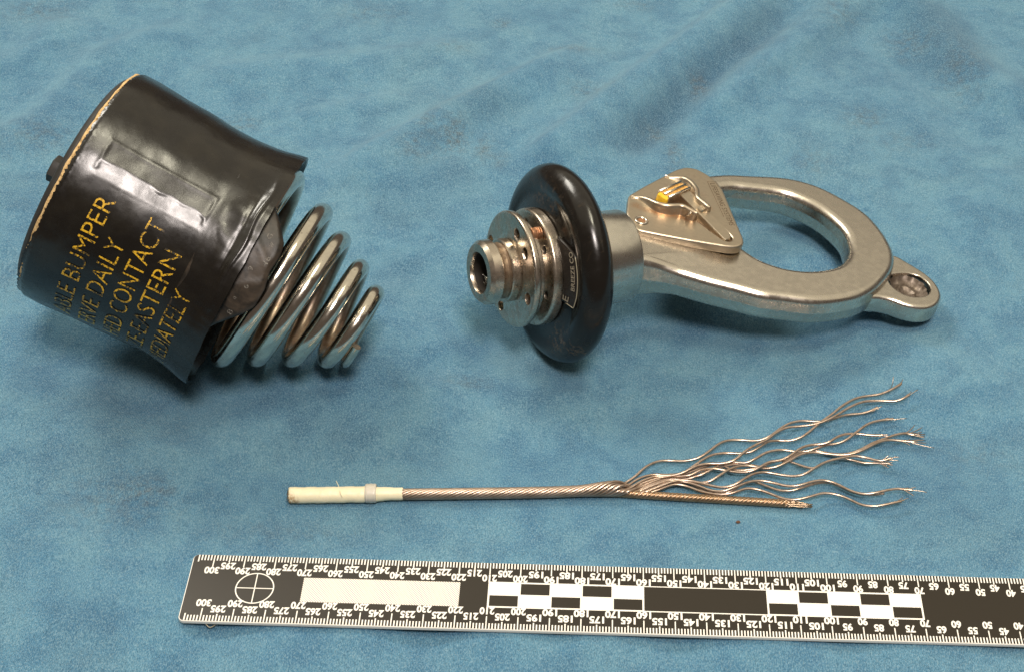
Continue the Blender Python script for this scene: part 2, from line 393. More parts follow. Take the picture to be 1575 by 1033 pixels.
M['speck'] = mat('white_speck', (.75, .75, .72), 0, .6)[0]

# ------------------------------------------------------------------ the velvet cloth
def seg_ridges(X, Y, pts, h, wl, wr):
    """long soft fold along a polyline: h mm high, wl/wr = half widths on its left / right side"""
    P = np.array(pts, float)[:, :2]; best = np.full(X.shape, 1e9); side = np.zeros(X.shape); tt = np.zeros(X.shape)
    n = len(P) - 1
    for i in range(n):
        A, B = P[i], P[i + 1]; d = B - A; L2 = d @ d
        t = np.clip(((X - A[0]) * d[0] + (Y - A[1]) * d[1]) / L2, 0, 1)
        dx, dy = X - A[0] - t * d[0], Y - A[1] - t * d[1]; dd = np.hypot(dx, dy); m_ = dd < best
        best = np.where(m_, dd, best); side = np.where(m_, np.sign(d[0] * dy - d[1] * dx), side); tt = np.where(m_, (i + t) / n, tt)
    wd = np.where(side > 0, wl, wr)
    taper = np.clip(np.minimum(tt, 1 - tt) * 5, 0, 1); taper = taper * taper * (3 - 2 * taper)
    return h * np.exp(-(best / wd) ** 2) * taper
def axis_grid(lo, hi, step, far):
    core = list(np.arange(lo, hi + .1, step)); out = []; x = hi; st_ = step
    while x < hi + far: st_ *= 1.18; x += st_; out.append(x)
    neg = []; x = lo; st_ = step
    while x > lo - far: st_ *= 1.18; x -= st_; neg.append(x)
    return np.array(neg[::-1] + core + out)
gx = axis_grid(-330, 260, 1.6, 260); gy = axis_grid(255, 730, 1.6, 260)
X, Y = np.meshgrid(gx, gy); Z = np.zeros(X.shape)
px = lambda *ps: [at(x, y)[:2] for x, y in ps]
folds = [(px((1240, -50), (1105, 40), (985, 130), (865, 225), (800, 275)), 7.5, 17, 9),
         (px((1262, -30), (1200, 32), (1135, 84), (1078, 130), (1005, 196), (935, 250)), -4.0, 8, 9),
         (px((1400, -40), (1290, 25), (1190, 98), (1120, 155), (1085, 190)), 5.0, 9, 16),
         (px((930, 60), (800, 132), (685, 188), (584, 238), (490, 295)), 6.0, 20, 8),
         (px((850, 150), (735, 205), (640, 260)), -2.0, 8, 10),
         (px((1340, -40), (1420, 30), (1500, 110), (1600, 190)), 5.5, 16, 10),
         (px((1370, 60), (1460, 150), (1520, 240)), -2.0, 12, 12),
         (px((760, 70), (600, 92), (420, 105), (260, 120)), 3.0, 16, 10),
         (px((330, 30), (160, 90), (60, 190), (-60, 240)), 4.0, 16, 10),
         (px((120, 20), (40, 90), (-60, 130)), 3.0, 12, 10),
         (px((640, 150), (540, 165), (430, 190)), 2.0, 9, 7),
         (px((1560, 560), (1400, 640), (1260, 730)), 1.8, 18, 15),
         (px((1575, 250), (1500, 330), (1470, 430)), 2.6, 14, 12),
         (px((700, 560), (640, 640), (560, 700), (440, 720)), 2.0, 12, 12),
         (px((20, 560), (120, 640), (230, 720), (300, 800)), 2.6, 14, 14),
         (px((560, 430), (620, 500), (700, 560)), 2.0, 11, 9)]
for pts, h, wl, wr in folds: Z += seg_ridges(X, Y, pts, h * 1.25, wl, wr)
def bumpz(cx, cy, rx, ry, h):
    global Z
    p = at(cx, cy); Z += h * np.exp(-((X - p[0]) / rx) ** 2 - ((Y - p[1]) / ry) ** 2)
bumpz(1380, 60, 60, 40, -4); bumpz(1080, 150, 20, 30, -2); bumpz(1000, 230, 24, 24, -2.5)
# low waves, flattened where the objects lie
nz = np.zeros(X.shape)
for (kx, ky, ph, am) in ((.021, .013, .3, .9), (-.017, .031, 1.7, .7), (.043, .024, 2.6, .45), (.011, -.047, 4.0, .4), (.083, .031, .9, .22), (-.052, .091, 2.2, .18)):
    nz += am * np.sin(kx * X + ky * Y + ph + .8 * np.sin(.013 * Y + ph))
Z += nz * .55
def flatten(x0, y0, x1, y1, r, z):
    """press the cloth to height z along a segment"""
    global Z
    d = np.array([x1 - x0, y1 - y0]); t = np.clip(((X - x0) * d[0] + (Y - y0) * d[1]) / (d @ d), 0, 1)
    dd = np.hypot(X - x0 - t * d[0], Y - y0 - t * d[1]); k = np.exp(-(dd / r) ** 4); Z = Z * (1 - k) + z * k
HC = np.array([-44.23, 426.9, 41.25]); HF = frame(27.655, -11.021)
BC = np.array([-182.56, 434.16, 68.2]); BF = frame(-11.0, -25.3)
pt = lambda C, fr, s: C + fr[0] * s
q = pt(HC, HF, 31.5); flatten(q[0], q[1], q[0] + .1, q[1], 30, -.6)
q0, q1 = pt(HC, HF, 45), pt(HC, HF, 190); flatten(q0[0], q0[1] - 4, q1[0], q1[1] - 22, 40, -.9)
q0, q1 = pt(BC, BF, 20), pt(BC, BF, 66); flatten(q0[0], q0[1], q1[0], q1[1], 46, -.3)
# cable bed
c0, c1 = at(430, 765), at(1420, 720); flatten(c0[0], c0[1], c1[0], c1[1], 34, 0)
# ruler bed, with small hollows under its front edge
RY, RX0, RY0, RZ = 0.0171638, -121.965, 297.225, 3.5
ru = lambda u, v_: (RX0 + u * math.cos(RY) - v_ * math.sin(RY), RY0 + u * math.sin(RY) + v_ * math.cos(RY))
c0, c1 = ru(-8, 13), ru(310, 13); flatten(c0[0], c0[1], c1[0], c1[1], 26, 1.9)
for u, dep, wd in ((4, 2.6, 14), (70, 3.2, 13), (112, 1.0, 9), (150, 2.6, 13), (205, 1.4, 12), (262, 2.0, 16), (38, .6, 8)):
    c0 = ru(u, -3); Z -= dep * np.exp(-((X - c0[0]) / wd) ** 2 - ((Y - c0[1]) / 9) ** 2)
# last coils of the spring press into a low hump of cloth
q = pt(BC, BF, 98); Z += 3.4 * np.exp(-((X - q[0]) / 26) ** 2 - ((Y - q[1] + 2) / 24) ** 2)
q = pt(BC, BF, 80); Z += 1.2 * np.exp(-((X - q[0]) / 22) ** 2 - ((Y - q[1] + 2) / 24) ** 2)
nxg, nyg = len(gx), len(gy)
V = np.stack([X.ravel(), Y.ravel(), Z.ravel()], 1) * S
ii = np.arange(nxg * (nyg - 1)).reshape(nyg - 1, nxg)[:, :-1].ravel()
Fq = np.stack([ii, ii + 1, ii + nxg + 1, ii + nxg], 1)
me = bpy.data.meshes.new('velvet_cloth'); me.vertices.add(len(V)); me.vertices.foreach_set('co', V.ravel())
me.loops.add(Fq.size); me.loops.foreach_set('vertex_index', Fq.ravel()); me.polygons.add(len(Fq)); me.polygons.foreach_set('loop_start', np.arange(len(Fq)) * 4)
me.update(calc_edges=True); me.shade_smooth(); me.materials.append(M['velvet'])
stain = np.zeros(X.shape)
for x, y, rx, ry, k in ((700, 220, 7, 12, 1), (745, 235, 5, 10, .8), (768, 250, 4, 6, .7), (1074, 128, 5, 9, 1), (1010, 195, 6, 5, .8), (1037, 232, 4, 12, .8), (1330, 180, 10, 9, .7), (1400, 60, 14, 12, .7), (1480, 110, 12, 26, .6),
        (180, 770, 22, 14, .55), (225, 762, 12, 8, .8), (640, 240, 9, 9, .7), (660, 215, 6, 16, .6), (1250, 245, 9, 14, .5), (1060, 270, 9, 12, .5), (60, 215, 16, 12, .6), (880, 80, 12, 5, .7), (1290, 25, 12, 16, .5),
        (370, 190, 9, 6, .7), (60, 20, 20, 12, .6), (570, 20, 16, 9, .5), (980, 8, 10, 5, .6), (770, 38, 4, 4, 1), (700, 80, 9, 6, .5), (40, 420, 9, 12, .5), (1390, 215, 18, 10, .4), (720, 585, 10, 4, .6), (150, 420, 8, 8, .4), (1500, 700, 20, 9, .35), (1210, 940, 9, 5, .4), (430, 820, 30, 6, .35), (905, 145, 10, 8, .6)):
    p = at(x, y); stain = np.maximum(stain, k * np.exp(-((X - p[0]) / rx) ** 2 - ((Y - p[1]) / ry) ** 2))
nap_shade = np.zeros(X.shape)  # painted shade along the fold valleys, plus patches of darker brushed pile
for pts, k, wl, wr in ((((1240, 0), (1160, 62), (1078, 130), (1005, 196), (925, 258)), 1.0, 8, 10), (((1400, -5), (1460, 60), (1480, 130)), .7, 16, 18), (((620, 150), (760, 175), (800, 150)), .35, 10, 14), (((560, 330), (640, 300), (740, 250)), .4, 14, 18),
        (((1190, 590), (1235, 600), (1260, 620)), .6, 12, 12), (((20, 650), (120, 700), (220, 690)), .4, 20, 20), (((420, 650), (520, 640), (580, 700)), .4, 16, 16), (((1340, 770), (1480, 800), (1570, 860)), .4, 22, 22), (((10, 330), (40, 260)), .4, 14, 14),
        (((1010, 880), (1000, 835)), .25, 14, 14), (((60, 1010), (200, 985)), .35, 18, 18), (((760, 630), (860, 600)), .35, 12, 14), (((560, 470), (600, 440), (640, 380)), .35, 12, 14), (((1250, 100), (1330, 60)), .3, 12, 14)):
    nap_shade = np.maximum(nap_shade, np.clip(seg_ridges(X, Y, [at(x, y)[:2] for x, y in pts] , k, wl, wr), 0, 1))
at3 = me.attributes.new('nap_shade', 'FLOAT', 'POINT'); at3.data.foreach_set('value', nap_shade.ravel())
at2 = me.attributes.new('stain', 'FLOAT', 'POINT'); at2.data.foreach_set('value', stain.ravel())
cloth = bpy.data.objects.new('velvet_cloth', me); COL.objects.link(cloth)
tag(cloth, 'soft rumpled blue velvet cloth spread under all the parts', kind='structure')

def clothz(x, y):
    i = min(max(np.searchsorted(gx, x) - 1, 0), nxg - 2); j = min(max(np.searchsorted(gy, y) - 1, 0), nyg - 2)
    return float(Z[j, i])

# ------------------------------------------------------------------ cable bumper with its cone spring
bump_o = empty('cable_bumper', BC, BF)
tag(bump_o, 'black cylindrical cable bumper with worn yellow stencil lettering and a cone spring sticking out', 'bumper')
SP = [(0, 43.7), (6, 43.9), (18, 43.2), (27, 43.0), (36, 42.4), (46, 42.3), (55, 43.4), (61, 45.0), (64, 45.6)]
def interp(T, x): return float(np.interp(x, [t[0] for t in T], [t[1] for t in T]))
def smr(x): return (interp(SP, x - 2) + interp(SP, x - 1) + interp(SP, x) + interp(SP, x + 1) + interp(SP, x + 2)) / 5
def sstep(a_, b_, x):
    t = min(max((x - a_) / (b_ - a_), 0), 1); return t * t * (3 - 2 * t)
def sleeve_r(s, phi):
    """outer radius of the sleeve in mm"""
    phi = (phi + 180) % 360 - 180
    r = smr(s); x = s; y = phi * .75            # y = arc length in mm
    # strip of tape under the sleeve: two flat facets with a bead along every edge
    e1 = 30.2 + .9 * math.sin(x * .26) + .5 * math.sin(x * .71) + max(0, x - 33) * .2
    lo, hi = 20.6 * .75, 38.2 * .75
    dx = max(8 - x, x - 46); dy = max(lo - y, y - hi); d = max(dx, dy)
    inside = 1 - sstep(-1.2, .6, d)
    if inside > 0:
        r0 = smr(s) * math.cos(math.radians(4.6)) + .12
        fA = r0 / math.cos(math.radians(phi - 25.4)); fB = r0 / math.cos(math.radians(phi - 34.4))
        k = sstep(e1 - .6, e1 + .6, phi); r = r * (1 - inside) + (fA * (1 - k) + fB * k) * inside
    r += .10 * math.exp(-(d / .7) ** 2) * (1 if y < 26 else 0)
    # second small dent near the open end
    d2 = math.hypot((x - 53.8) / 3.6, (y - 21 - (x - 53.8) * .5) / 6.2); k2 = 1 - sstep(.45, 1.35, d2)
    r = r * (1 - k2) + (smr(x) - .15) / math.cos(math.radians(phi - 28.5 - (x - 53.8) * 1.0)) * k2 if k2 > 0 else r
    # gathered fold near the rim
    r += .55 * math.exp(-((x - 60.2 - .5 * math.sin(y * .3)) / .9) ** 2) * sstep(-8, 8, y) * (1 - sstep(40, 55, y))
    r -= .40 * math.exp(-((x - 57.8) / 1.2) ** 2) * sstep(0, 10, y) * (1 - sstep(40, 60, y))
    # random waviness
    P = Vector((x * .05, math.cos(math.radians(phi)) * 2.1, math.sin(math.radians(phi)) * 2.1))
    r += .42 * mnoise.noise(P * 1.3) + .07 * mnoise.noise(P * 4 + Vector((7, 3, 1)))
    e = sstep(44, 62, x); r += e * .75 * mnoise.noise(Vector((x * .02, y * .07, 3))) + e * .07 * mnoise.noise(Vector((x * .12, y * .5, 8)))
    # ragged left edge rolling inwards
    r -= .9 * (1 - sstep(-.6, 1.6, x)) - .12 * mnoise.noise(Vector((y * .9, x, 4))) * (1 - sstep(0, 4, x))
    return r
def rim_s(phi):
    return 63.6 + .5 * mnoise.noise(Vector((phi * .03, 2, 0))) + .35 * mnoise.noise(Vector((phi * .11, 5, 0)))
def left_s(phi):
    return .35 - 1.3 * sstep(68, 88, phi if phi < 180 else phi - 360) + .5 * mnoise.noise(Vector((phi * .25, 1, 9))) + .75 * mnoise.noise(Vector((phi * .9, 1, 3)))
NS, NP = 180, 540
v, f = [], []
for j in range(NP):
    phi = 360 * j / NP; s0, s1 = left_s(phi), rim_s(phi)
    for i in range(NS + 1):
        s = s0 + (s1 - s0) * i / NS; v.append(pol(s, phi, sleeve_r(s, phi)))
    for i in range(9):
        s = s1 - i * 7.2; v.append(pol(s - .1, phi, smr(s) - 1.1 - (.15 if i else 0)))
m_ = NS + 10
for j in range(NP):
    l = (j + 1) % NP
    for i in range(m_ - 1): f.append((j * m_ + i, l * m_ + i, l * m_ + i + 1, j * m_ + i + 1))
sleeve = obj('sleeve', v, f, M['sleeve'], bump_o, sharp=50)
# lettering printed round the sleeve, reading upwards
lines = [('ABLE BUMPER', 18.9, 116.5, 43.7), ('ERVE DAILY', 27.7, 115.5, 58), ('HED CONTACT', 36.6, 116, 42.5), ('ZE-EASTERN', 45.2, 116.5, 51.5), ('MEDIATELY', 53.9, 116.5, 65.5)]
for txt, sb, p0, p1 in lines:
    tv, tf, tw = text2d(txt, bold=-.009, cut=.28)
    out = []
    for x, y in tv:
        s = sb - y * 6.1; phi = p0 + (p1 - p0) * x / tw; out.append(pol(s, phi, sleeve_r(s, phi) + .28))
    o = obj('lettering', out, tf, M['stencil'], sleeve, smooth=False)
# foam edge, end plate and bolt at the closed end
lathe('foam_edge', [(1.6, 42.3), (.1, 43.0), (-.55, 42.8), (-.75, 42.0), (-.6, 40.5), (0, 39)], M['foam'], bump_o, 220, fn=lambda x, y, z: (x + .45 * mnoise.noise(Vector((y * .22, z * .22, x))), y * (1 + .004 * mnoise.noise(Vector((y, z, 1)))), z * (1 + .004 * mnoise.noise(Vector((y, z, 1))))))
endp = lathe('end_plate', [(1, 41), (-1.5, 40.6), (-2.6, 39.6), (-3.1, 38.5), (-3.3, 20), (-3.4, 8), (-3.4, 0)], M['dark'], bump_o, 128)
hexl = [(4.6 * math.cos(math.radians(60 * k + 12)), 4.6 * math.sin(math.radians(60 * k + 12))) for k in range(6)]
hexl = resample(hexl, 1.2, True)
slab('bolt_head', [ccw(hexl)], 11.8, 7.2, .5, M['dark'], endp, xf=lambda x, y, h: (-h, -x, y), sharp=35)
lathe('washer', [(-3.2, 6.4), (-4.4, 6.4), (-4.6, 6.0), (-4.8, 3.2), (-8.0, 3.2)], M['dark'], endp, 48)
lathe('inner_tube', [(2, 31), (50, 30.5), (54, 30), (54.5, 28), (50, 27), (4, 27)], M['film'], bump_o, 96)
# thin brown film curling out from under the sleeve
FE = [(0, 58), (9, 63.0), (13.5, 66.3), (20, 69.5), (24.6, 71.9), (32, 72.7), (40, 72.3), (48, 73.4), (57, 73.2), (63, 70.6), (68, 67.5), (73, 64.5), (82, 61), (95, 60), (130, 61)]
def film_r(s, phi, se):
    r = 42.4 - .055 * max(0, s - 60) + .4 * mnoise.noise(Vector((s * .12, phi * .05, 2))) + .35 * abs(mnoise.noise(Vector((s * .1, phi * .09, 6))))
    # soft creases running towards the rim
    r += .30 * math.exp(-((phi - 30 - (s - 64) * 1.2) / 2.2) ** 2) * sstep(58, 64, s) + .22 * math.exp(-((phi - 52 + (s - 64) * .9) / 2.0) ** 2) * sstep(58, 64, s)
    return r + (max(0, s - 63) * .05 - .8 * sstep(.93, 1, (s - 48) / (se - 48)) if s > 63 else 0)
v, f = [], []; n1, n2 = 90, 40
for j in range(n1 + 1):
    phi = 130 * j / n1
    se = interp(FE, phi) + .35 * mnoise.noise(Vector((phi * .12, 0, 0))); 
    for i in range(n2 + 1):
        s = 48 + (se - 48) * i / n2; r = film_r(s, phi, se)
        v.append(pol(s, phi, r))
for j in range(n1):
    for i in range(n2): a0 = j * (n2 + 1) + i; f.append((a0, a0 + n2 + 1, a0 + n2 + 2, a0 + 1))
film = obj('inner_film', v, f, M['film'], bump_o)
md = film.modifiers.new('thickness', 'SOLIDIFY'); md.thickness = .05; md.offset = -1
# faded rubbed print on the film
for k, (ch, s, phi, hgt) in enumerate((('46', 69.5, 36, 2.6), ('9', 66.2, 42, 2.2), ('G', 66.6, 25, 2.2), ('6', 67.6, 50, 2.2), ('8', 66.8, 64, 2.6), ('0', 66.2, 57, 1.4), ('#', 68.2, 28, 2.0))):
    tv, tf, tw = text2d(ch, .0)
    pts_ = [(s + (y - .5) * -hgt * .7, phi + (.5 * tw - x) * hgt / .76) for x, y in tv]
    obj('faded_print', [pol(a_, b_, film_r(a_, b_, 80) + .07) for a_, b_ in pts_], tf, M['print'], film, smooth=False)
# the spring
KS = [(-2, 40.8, 38), (-1.5, 46, 38), (-1, 51.5, 38), (-.75, 53, 38), (-.5, 57.5, 37.6), (-.25, 60.5, 37.5), (0, 62.8, 37.2), (.25, 64.5, 34.6), (.5, 69.6, 32.2), (.75, 74.5, 31.7), (1, 77.2, 31.2), (1.25, 77.6, 28.8), (1.4, 78.8, 27.2), (1.5, 80.6, 26.4), (1.75, 84.2, 26),
      (2, 87.6, 25.6), (2.25, 89.0, 23.2), (2.4, 90.0, 21.7), (2.5, 91.4, 20.9), (2.75, 95.7, 20.5), (3, 98.0, 20.0), (3.25, 100.3, 17.6), (3.4, 101.3, 16.2), (3.5, 102.8, 15.4), (3.75, 105.5, 15.0), (4, 107.1, 14.4), (4.25, 107.9, 13.9), (4.5, 109.2, 13.6), (4.75, 109.8, 13.6)]
# even out the tops/bottoms: the axis of the coil sits slightly above the sleeve's axis
path, rad = [], []
ks = np.array([k[0] for k in KS]); 
for t in np.arange(-2, 4.685, .012):
    s = float(np.interp(t, ks, [k[1] for k in KS])); r = float(np.interp(t, ks, [k[2] for k in KS]))
    ang = 47 - 180 + 180 + 360 * t       # t = 0, 1, 2 ... at the far-top silhouette
    # silhouette direction u sits 45 degrees behind the top; front half runs from bottom (t=.5) to top (t=1)
    a_ = -45 + 360 * t * -1
    path.append(np.array(pol(s, a_, r))); rad.append((3.62 - .50 * sstep(0, 4, t)) * (1 - .50 * sstep(4.1, 4.5, t)))
path = np.array(path)
for _ in range(10): path[1:-1] = (path[:-2] + 2 * path[1:-1] + path[2:]) / 4
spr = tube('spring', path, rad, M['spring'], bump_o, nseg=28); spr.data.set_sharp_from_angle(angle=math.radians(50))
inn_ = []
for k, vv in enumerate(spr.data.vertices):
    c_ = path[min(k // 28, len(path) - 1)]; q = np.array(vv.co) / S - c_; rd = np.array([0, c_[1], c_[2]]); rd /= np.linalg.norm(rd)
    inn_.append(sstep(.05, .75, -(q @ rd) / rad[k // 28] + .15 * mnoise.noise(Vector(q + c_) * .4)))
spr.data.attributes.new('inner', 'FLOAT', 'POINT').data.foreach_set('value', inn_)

# ------------------------------------------------------------------ hoist hook
hook = empty('hoist_hook', HC, HF)
tag(hook, 'steel hoist hook with black rubber disc, grooved neck and latch plate, right of the bumper', 'hook')
lathe('nose_collar', [(14, 0), (14, 7.0), (1.2, 7.2), (.35, 7.45), (0, 7.6), (0, 10.4), (1.4, 11.6), (4.5, 11.75), (5.0, 11.4), (5.2, 10.8), (5.2, 7)], M['collar'], hook, 128, sharp=18)
lathe('bore', [(13.9, 0), (13.9, 6.9), (1.5, 7.12)], M['void'], hook, 64)
for k in range(7):
    a0 = random.uniform(60, 200); P = [pol(random.uniform(1.5, 6), a0 + random.uniform(-60, 60), random.uniform(2, 6.8)) for _ in range(5)]
    tube('wire_fragment', resample(catmull(P, 8), .4), .11, M['polished'], hook, nseg=6)
lathe('neck', [(5.2, 9), (5.2, 10.1), (5.7, 9.75), (6.6, 9.6), (7.7, 9.75), (8.3, 10.3)], M['grime'], hook, 128)
lathe('neck_collar', [(8.25, 10), (8.3, 11.1), (8.7, 11.5), (11.1, 11.55), (11.6, 11.2), (11.8, 10.8), (12.6, 10.8), (13, 10.4)], M['collar'], hook, 128, sharp=18)
# flange discs: (y, z) plane slabs with real holes
def xf_at(): return lambda x, y, h: (-h, x, y)
def hole(r, phi, rad_): p = math.radians(phi); return circle_loop(-r * math.sin(p), r * math.cos(p), rad_, 24, cw=True)
fl = slab('front_flange', [circle_loop(0, 0, 20.3, 160), circle_loop(0, 0, 10.9, 64, cw=True)] + [hole(r_, p_, 2.45) for r_, p_ in ((15.4, 1), (15.3, 33), (16.6, 93), (16.9, 183), (17.2, 271))], -12.2, -14.9, [.9, .3] + [.25] * 5, M['collar'], hook, xf=xf_at(), sharp=35)
lathe('raised_ring', [(12.9, 10.9), (12.0, 11.3), (11.95, 12.6), (12.25, 13.3), (12.9, 13.5)], M['collar'], hook, 96)
lathe('spacer_ring', [(14.6, 15), (14.6, 18.5), (14.9, 18.8), (17.0, 18.7), (17.4, 18.2), (17.4, 14.5), (20, 14.5)], M['collar'], hook, 128)
slab('rear_flange', [circle_loop(0, 0, 20.3, 160), circle_loop(0, 0, 9, 64, cw=True)] + [hole(16.3, p_, 1.75) for p_ in (32, 92, 152, 212, 272, 332)], -19.6, -24.3, [1.1, .4] + [.2] * 6, M['collar'], hook, xf=xf_at(), sharp=35)
sc = slab('flange_screw', [ccw(resample([(1.9 * math.cos(math.radians(60 * k)), 1.9 * math.sin(math.radians(60 * k))) for k in range(6)], .6, True))], -15.4, -18.6, .25, M['copper'], hook, xf=lambda x, y, h: (-h, x + pol(0, 12.7, 18.6)[1], y + pol(0, 12.7, 18.6)[2]), sharp=35)
for k in range(3):
    th = pol(17.3 + k * .8, 12.7, 18.6); tube('screw_thread', [(th[0], th[1] + 2.0 * math.cos(a_), th[2] + 2.0 * math.sin(a_)) for a_ in np.linspace(0, 2 * math.pi, 25)], .3, M['copper'], sc, nseg=6, cap=False)
# rubber disc
prof = catmull([(24.3, 19), (24.4, 21.6), (25.5, 26.2), (25.2, 29), (25.3, 31.2), (26.6, 33.9), (28.8, 35.9), (31.5, 36.7), (34.2, 35.9), (36.4, 33.9), (37.7, 31.2), (38.2, 28), (38.6, 24), (39.5, 20), (43, 18.2), (44, 17)], 6)
prof = [tuple(q_) for q_ in prof]
disc = lathe('rubber_disc', prof, M['rubber'], hook, 200, sharp=60, fn=lambda x, y, z: (x, y * (1 + .004 * mnoise.noise(Vector((y, z, x)) * .08)), z * (1 + .004 * mnoise.noise(Vector((z, y, x)) * .08))))
sme = disc.data.attributes.new('smear', 'FLOAT', 'POINT'); vals = []
for p_ in disc.data.vertices:
    x, y, z = p_.co / S; phi = math.degrees(math.atan2(-y, z)); r = math.hypot(y, z)
    vals.append(max(math.exp(-((phi - 128) / 14) ** 2 - ((r - 28) / 5) ** 2), .8 * math.exp(-((phi - 118) / 7) ** 2 - ((r - 35) / 3) ** 2) * (1 if x < 32 else 1), .45 * math.exp(-((phi + 10) / 30) ** 2 - ((r - 27) / 5) ** 2)))
sme.data.foreach_set('value', vals)
# printed label wrapped round the hub
v, f = [], []
nj, ni = 60, 10
lab_s = lambda r: 22.8 + (r - 21.9) * .37
for j in range(nj + 1):
    phi = 27.5 + (87 - 27.5) * j / nj
    r1 = 28.3 - 6.1 * max(0, 1 - (phi - 27.5) / 20.5) - .5 * max(0, phi - 78) / 9; r0 = 21.7
    for i in range(ni + 1):
        r = r0 + (max(r1, r0 + .2) - r0) * i / ni; v.append(pol(lab_s(r) - .25 * (i / ni) ** 3 + .15 * math.sin(phi * .12), phi, r))
for j in range(nj):
    for i in range(ni): a0 = j * (ni + 1) + i; f.append((a0, a0 + ni + 1, a0 + ni + 2, a0 + 1))
lab = obj('name_label', v, f, M['tag'], hook); md = lab.modifiers.new('thickness', 'SOLIDIFY'); md.thickness = .12
edge = [v[j * (ni + 1) + ni] for j in range(21, nj + 1)] + [v[nj * (ni + 1) + i] for i in range(ni, 3, -1)]
tube('label_edge', resample(edge, .8), .16, M['tagedge'], lab, nseg=8)
tv, tf, tw = text2d('BREEZE CO', 0.01, cut=.4)
obj('lettering', [pol(lab_s(27.4 - y * 1.6) - .42, 73.5 - 30 * x / tw, 27.4 - y * 1.6) for x, y in tv], tf, M['tagprint'], lab, smooth=False)
tv, tf, tw = text2d('E', 0.01, cut=.4)
obj('lettering', [pol(lab_s(25.2 - y * 2.5) - .42, 85 - 4.8 * x / tw, 25.2 - y * 2.5) for x, y in tv], tf, M['tagprint'], lab, smooth=False)
# swivel sleeve
lathe('swivel_sleeve', [(38, 17.2), (44, 17.4), (58.0, 17.4), (58.5, 17.2), (58.8, 16.8), (58.85, 12), (58.6, 0)], M['polished'], hook, 160)
# hook body: one forged C, traced on its own plane
Z6 = lambda P: [(1100 + x / 3.827, 240 + y / 3.827) for x, y in P]
Z4 = lambda P: [(920 + x / 4.132, 230 + y / 4.132) for x, y in P]
T_ = 6.5
outer = on_plane(HF, HC, Z4([(400, 713), (520, 745), (700, 800), (900, 850), (1050, 890)]) + Z6([(400, 800), (600, 822), (800, 798), (900, 757), (965, 700), (1010, 635), (1020, 570), (998, 505), (950, 430), (870, 342), (750, 264), (592, 184), (418, 140), (200, 127), (60, 122)]), T_)
inner = on_plane(HF, HC, Z6([(50, 150), (200, 160), (400, 186), (520, 228), (645, 292), (750, 375), (812, 450), (838, 540), (822, 605), (768, 655), (680, 682), (560, 692), (420, 676), (300, 640), (215, 600)]), T_)
ctrl = [(57, -11.0), (60, -11.4), (65, -13.4)] + outer + [(104, 34.5), (98, 35), (93.5, 33.5), (92.5, 30.5), (95, 28.2), (104, 27.8)] + inner + [(100.5, -8), (96, -2), (90.5, 4), (86, 8), (80, 10.5), (70, 11.3), (57, 11.3)]
hk = catmull(ctrl, 8, False)
hk = resample(list(hk), 1.0, True); hk = smooth_loop(ccw(hk), 3)
v, f = slab_data([hk], T_, -5.6, 3.0, seg=7, bulge=.25)
def bodyfn(p):
    x, y, z = p; k = 1 - sstep(58, 74, x); return (x, y * (1 + .12 * k), z * (1 + .45 * k))
body = fix_normals(obj('hook_body', [bodyfn(p) for p in v], f, M['satin'], hook))
# lug with its worn hole
lo = on_plane(HF, HC, Z6([(1045, 590), (1110, 622), (1195, 672), (1262, 722), (1302, 775), (1312, 822), (1285, 862), (1220, 878), (1130, 862), (1040, 830), (960, 815), (905, 812)]), 2.6)
lo = lo + [(141, -38), (150, -30), (158, -22)]
lugl = smooth_loop(ccw(resample(list(catmull(lo, 8, True)), .8, True)), 3)
hc = on_plane(HF, HC, Z6([(1142, 758)]), 2.6)[0]
hl = on_plane(HF, HC, Z6([(1010, 712), (1040, 690), (1120, 684), (1200, 703), (1262, 750), (1275, 795), (1240, 828), (1160, 832), (1085, 805), (1030, 760)]), 2.6)
hl = smooth_loop(ccw(resample(list(catmull(hl, 8, True)), .7, True)), 2)[::-1]
lug = slab('lug', [lugl, hl], 2.6, -5.4, [1.5, .45], M['satin'], hook, seg=6)
v, f = [], []; NB = 72
rings = [(7.6, 1.6), (6.8, .2), (5.6, -.9), (4.6, -1.3), (3.9, -1.0), (3.4, -.6), (2.9, -.9), (2.0, -1.9), (1.0, -2.2), (.0, -2.3)]
for r, h in rings:
    for k in range(NB):
        a_ = 2 * math.pi * k / NB; P = Vector((r * math.cos(a_) * .5, r * math.sin(a_) * .5, h)); rr = r * (1 + .12 * mnoise.noise(P))
        v.append((hc[0] + rr * math.cos(a_) * .98, hc[1] + rr * math.sin(a_) * 1.05, h + .45 * mnoise.noise(P * 1.3) + .18 * mnoise.noise(P * 4)))
for i in range(len(rings) - 1):
    for k in range(NB): l = (k + 1) % NB; f.append((i * NB + k, (i + 1) * NB + k, (i + 1) * NB + l, i * NB + l))
obj('worn_plug', v, f, M['plug'], lug)
# latch plate
TP = 10.8
pl_ctrl = on_plane(HF, HC, Z4([(205, 297), (300, 240), (420, 177), (500, 135), (560, 118), (620, 126), (690, 163), (752, 213), (785, 262), (850, 420), (912, 565), (915, 590), (898, 606), (865, 611), (820, 608), (600, 572), (400, 535), (252, 505), (192, 410)]), TP)
def corner_loop(P, step=.7):
    """keep straight edges and round the corners a little"""
    return smooth_loop(ccw(resample(P, step, True)), 4)
plate_loop = corner_loop(pl_ctrl)
slot = corner_loop([(89.5, 3.2), (91.5, -4), (94.2, -11.6), (96.3, -13.3), (98.6, -12.8), (100.2, -10.6), (100.1, -7), (98.4, 0), (97.0, 5), (97.6, 12), (98.2, 19), (96.5, 24), (92, 25.4), (84, 21.5), (79, 17.5), (80.5, 13.2), (84.5, 11.2), (88, 10.5), (89.3, 8)], .6)[::-1]
plate = slab('latch_plate', [plate_loop, slot], TP, 7.1, .8, M['plate'], hook)
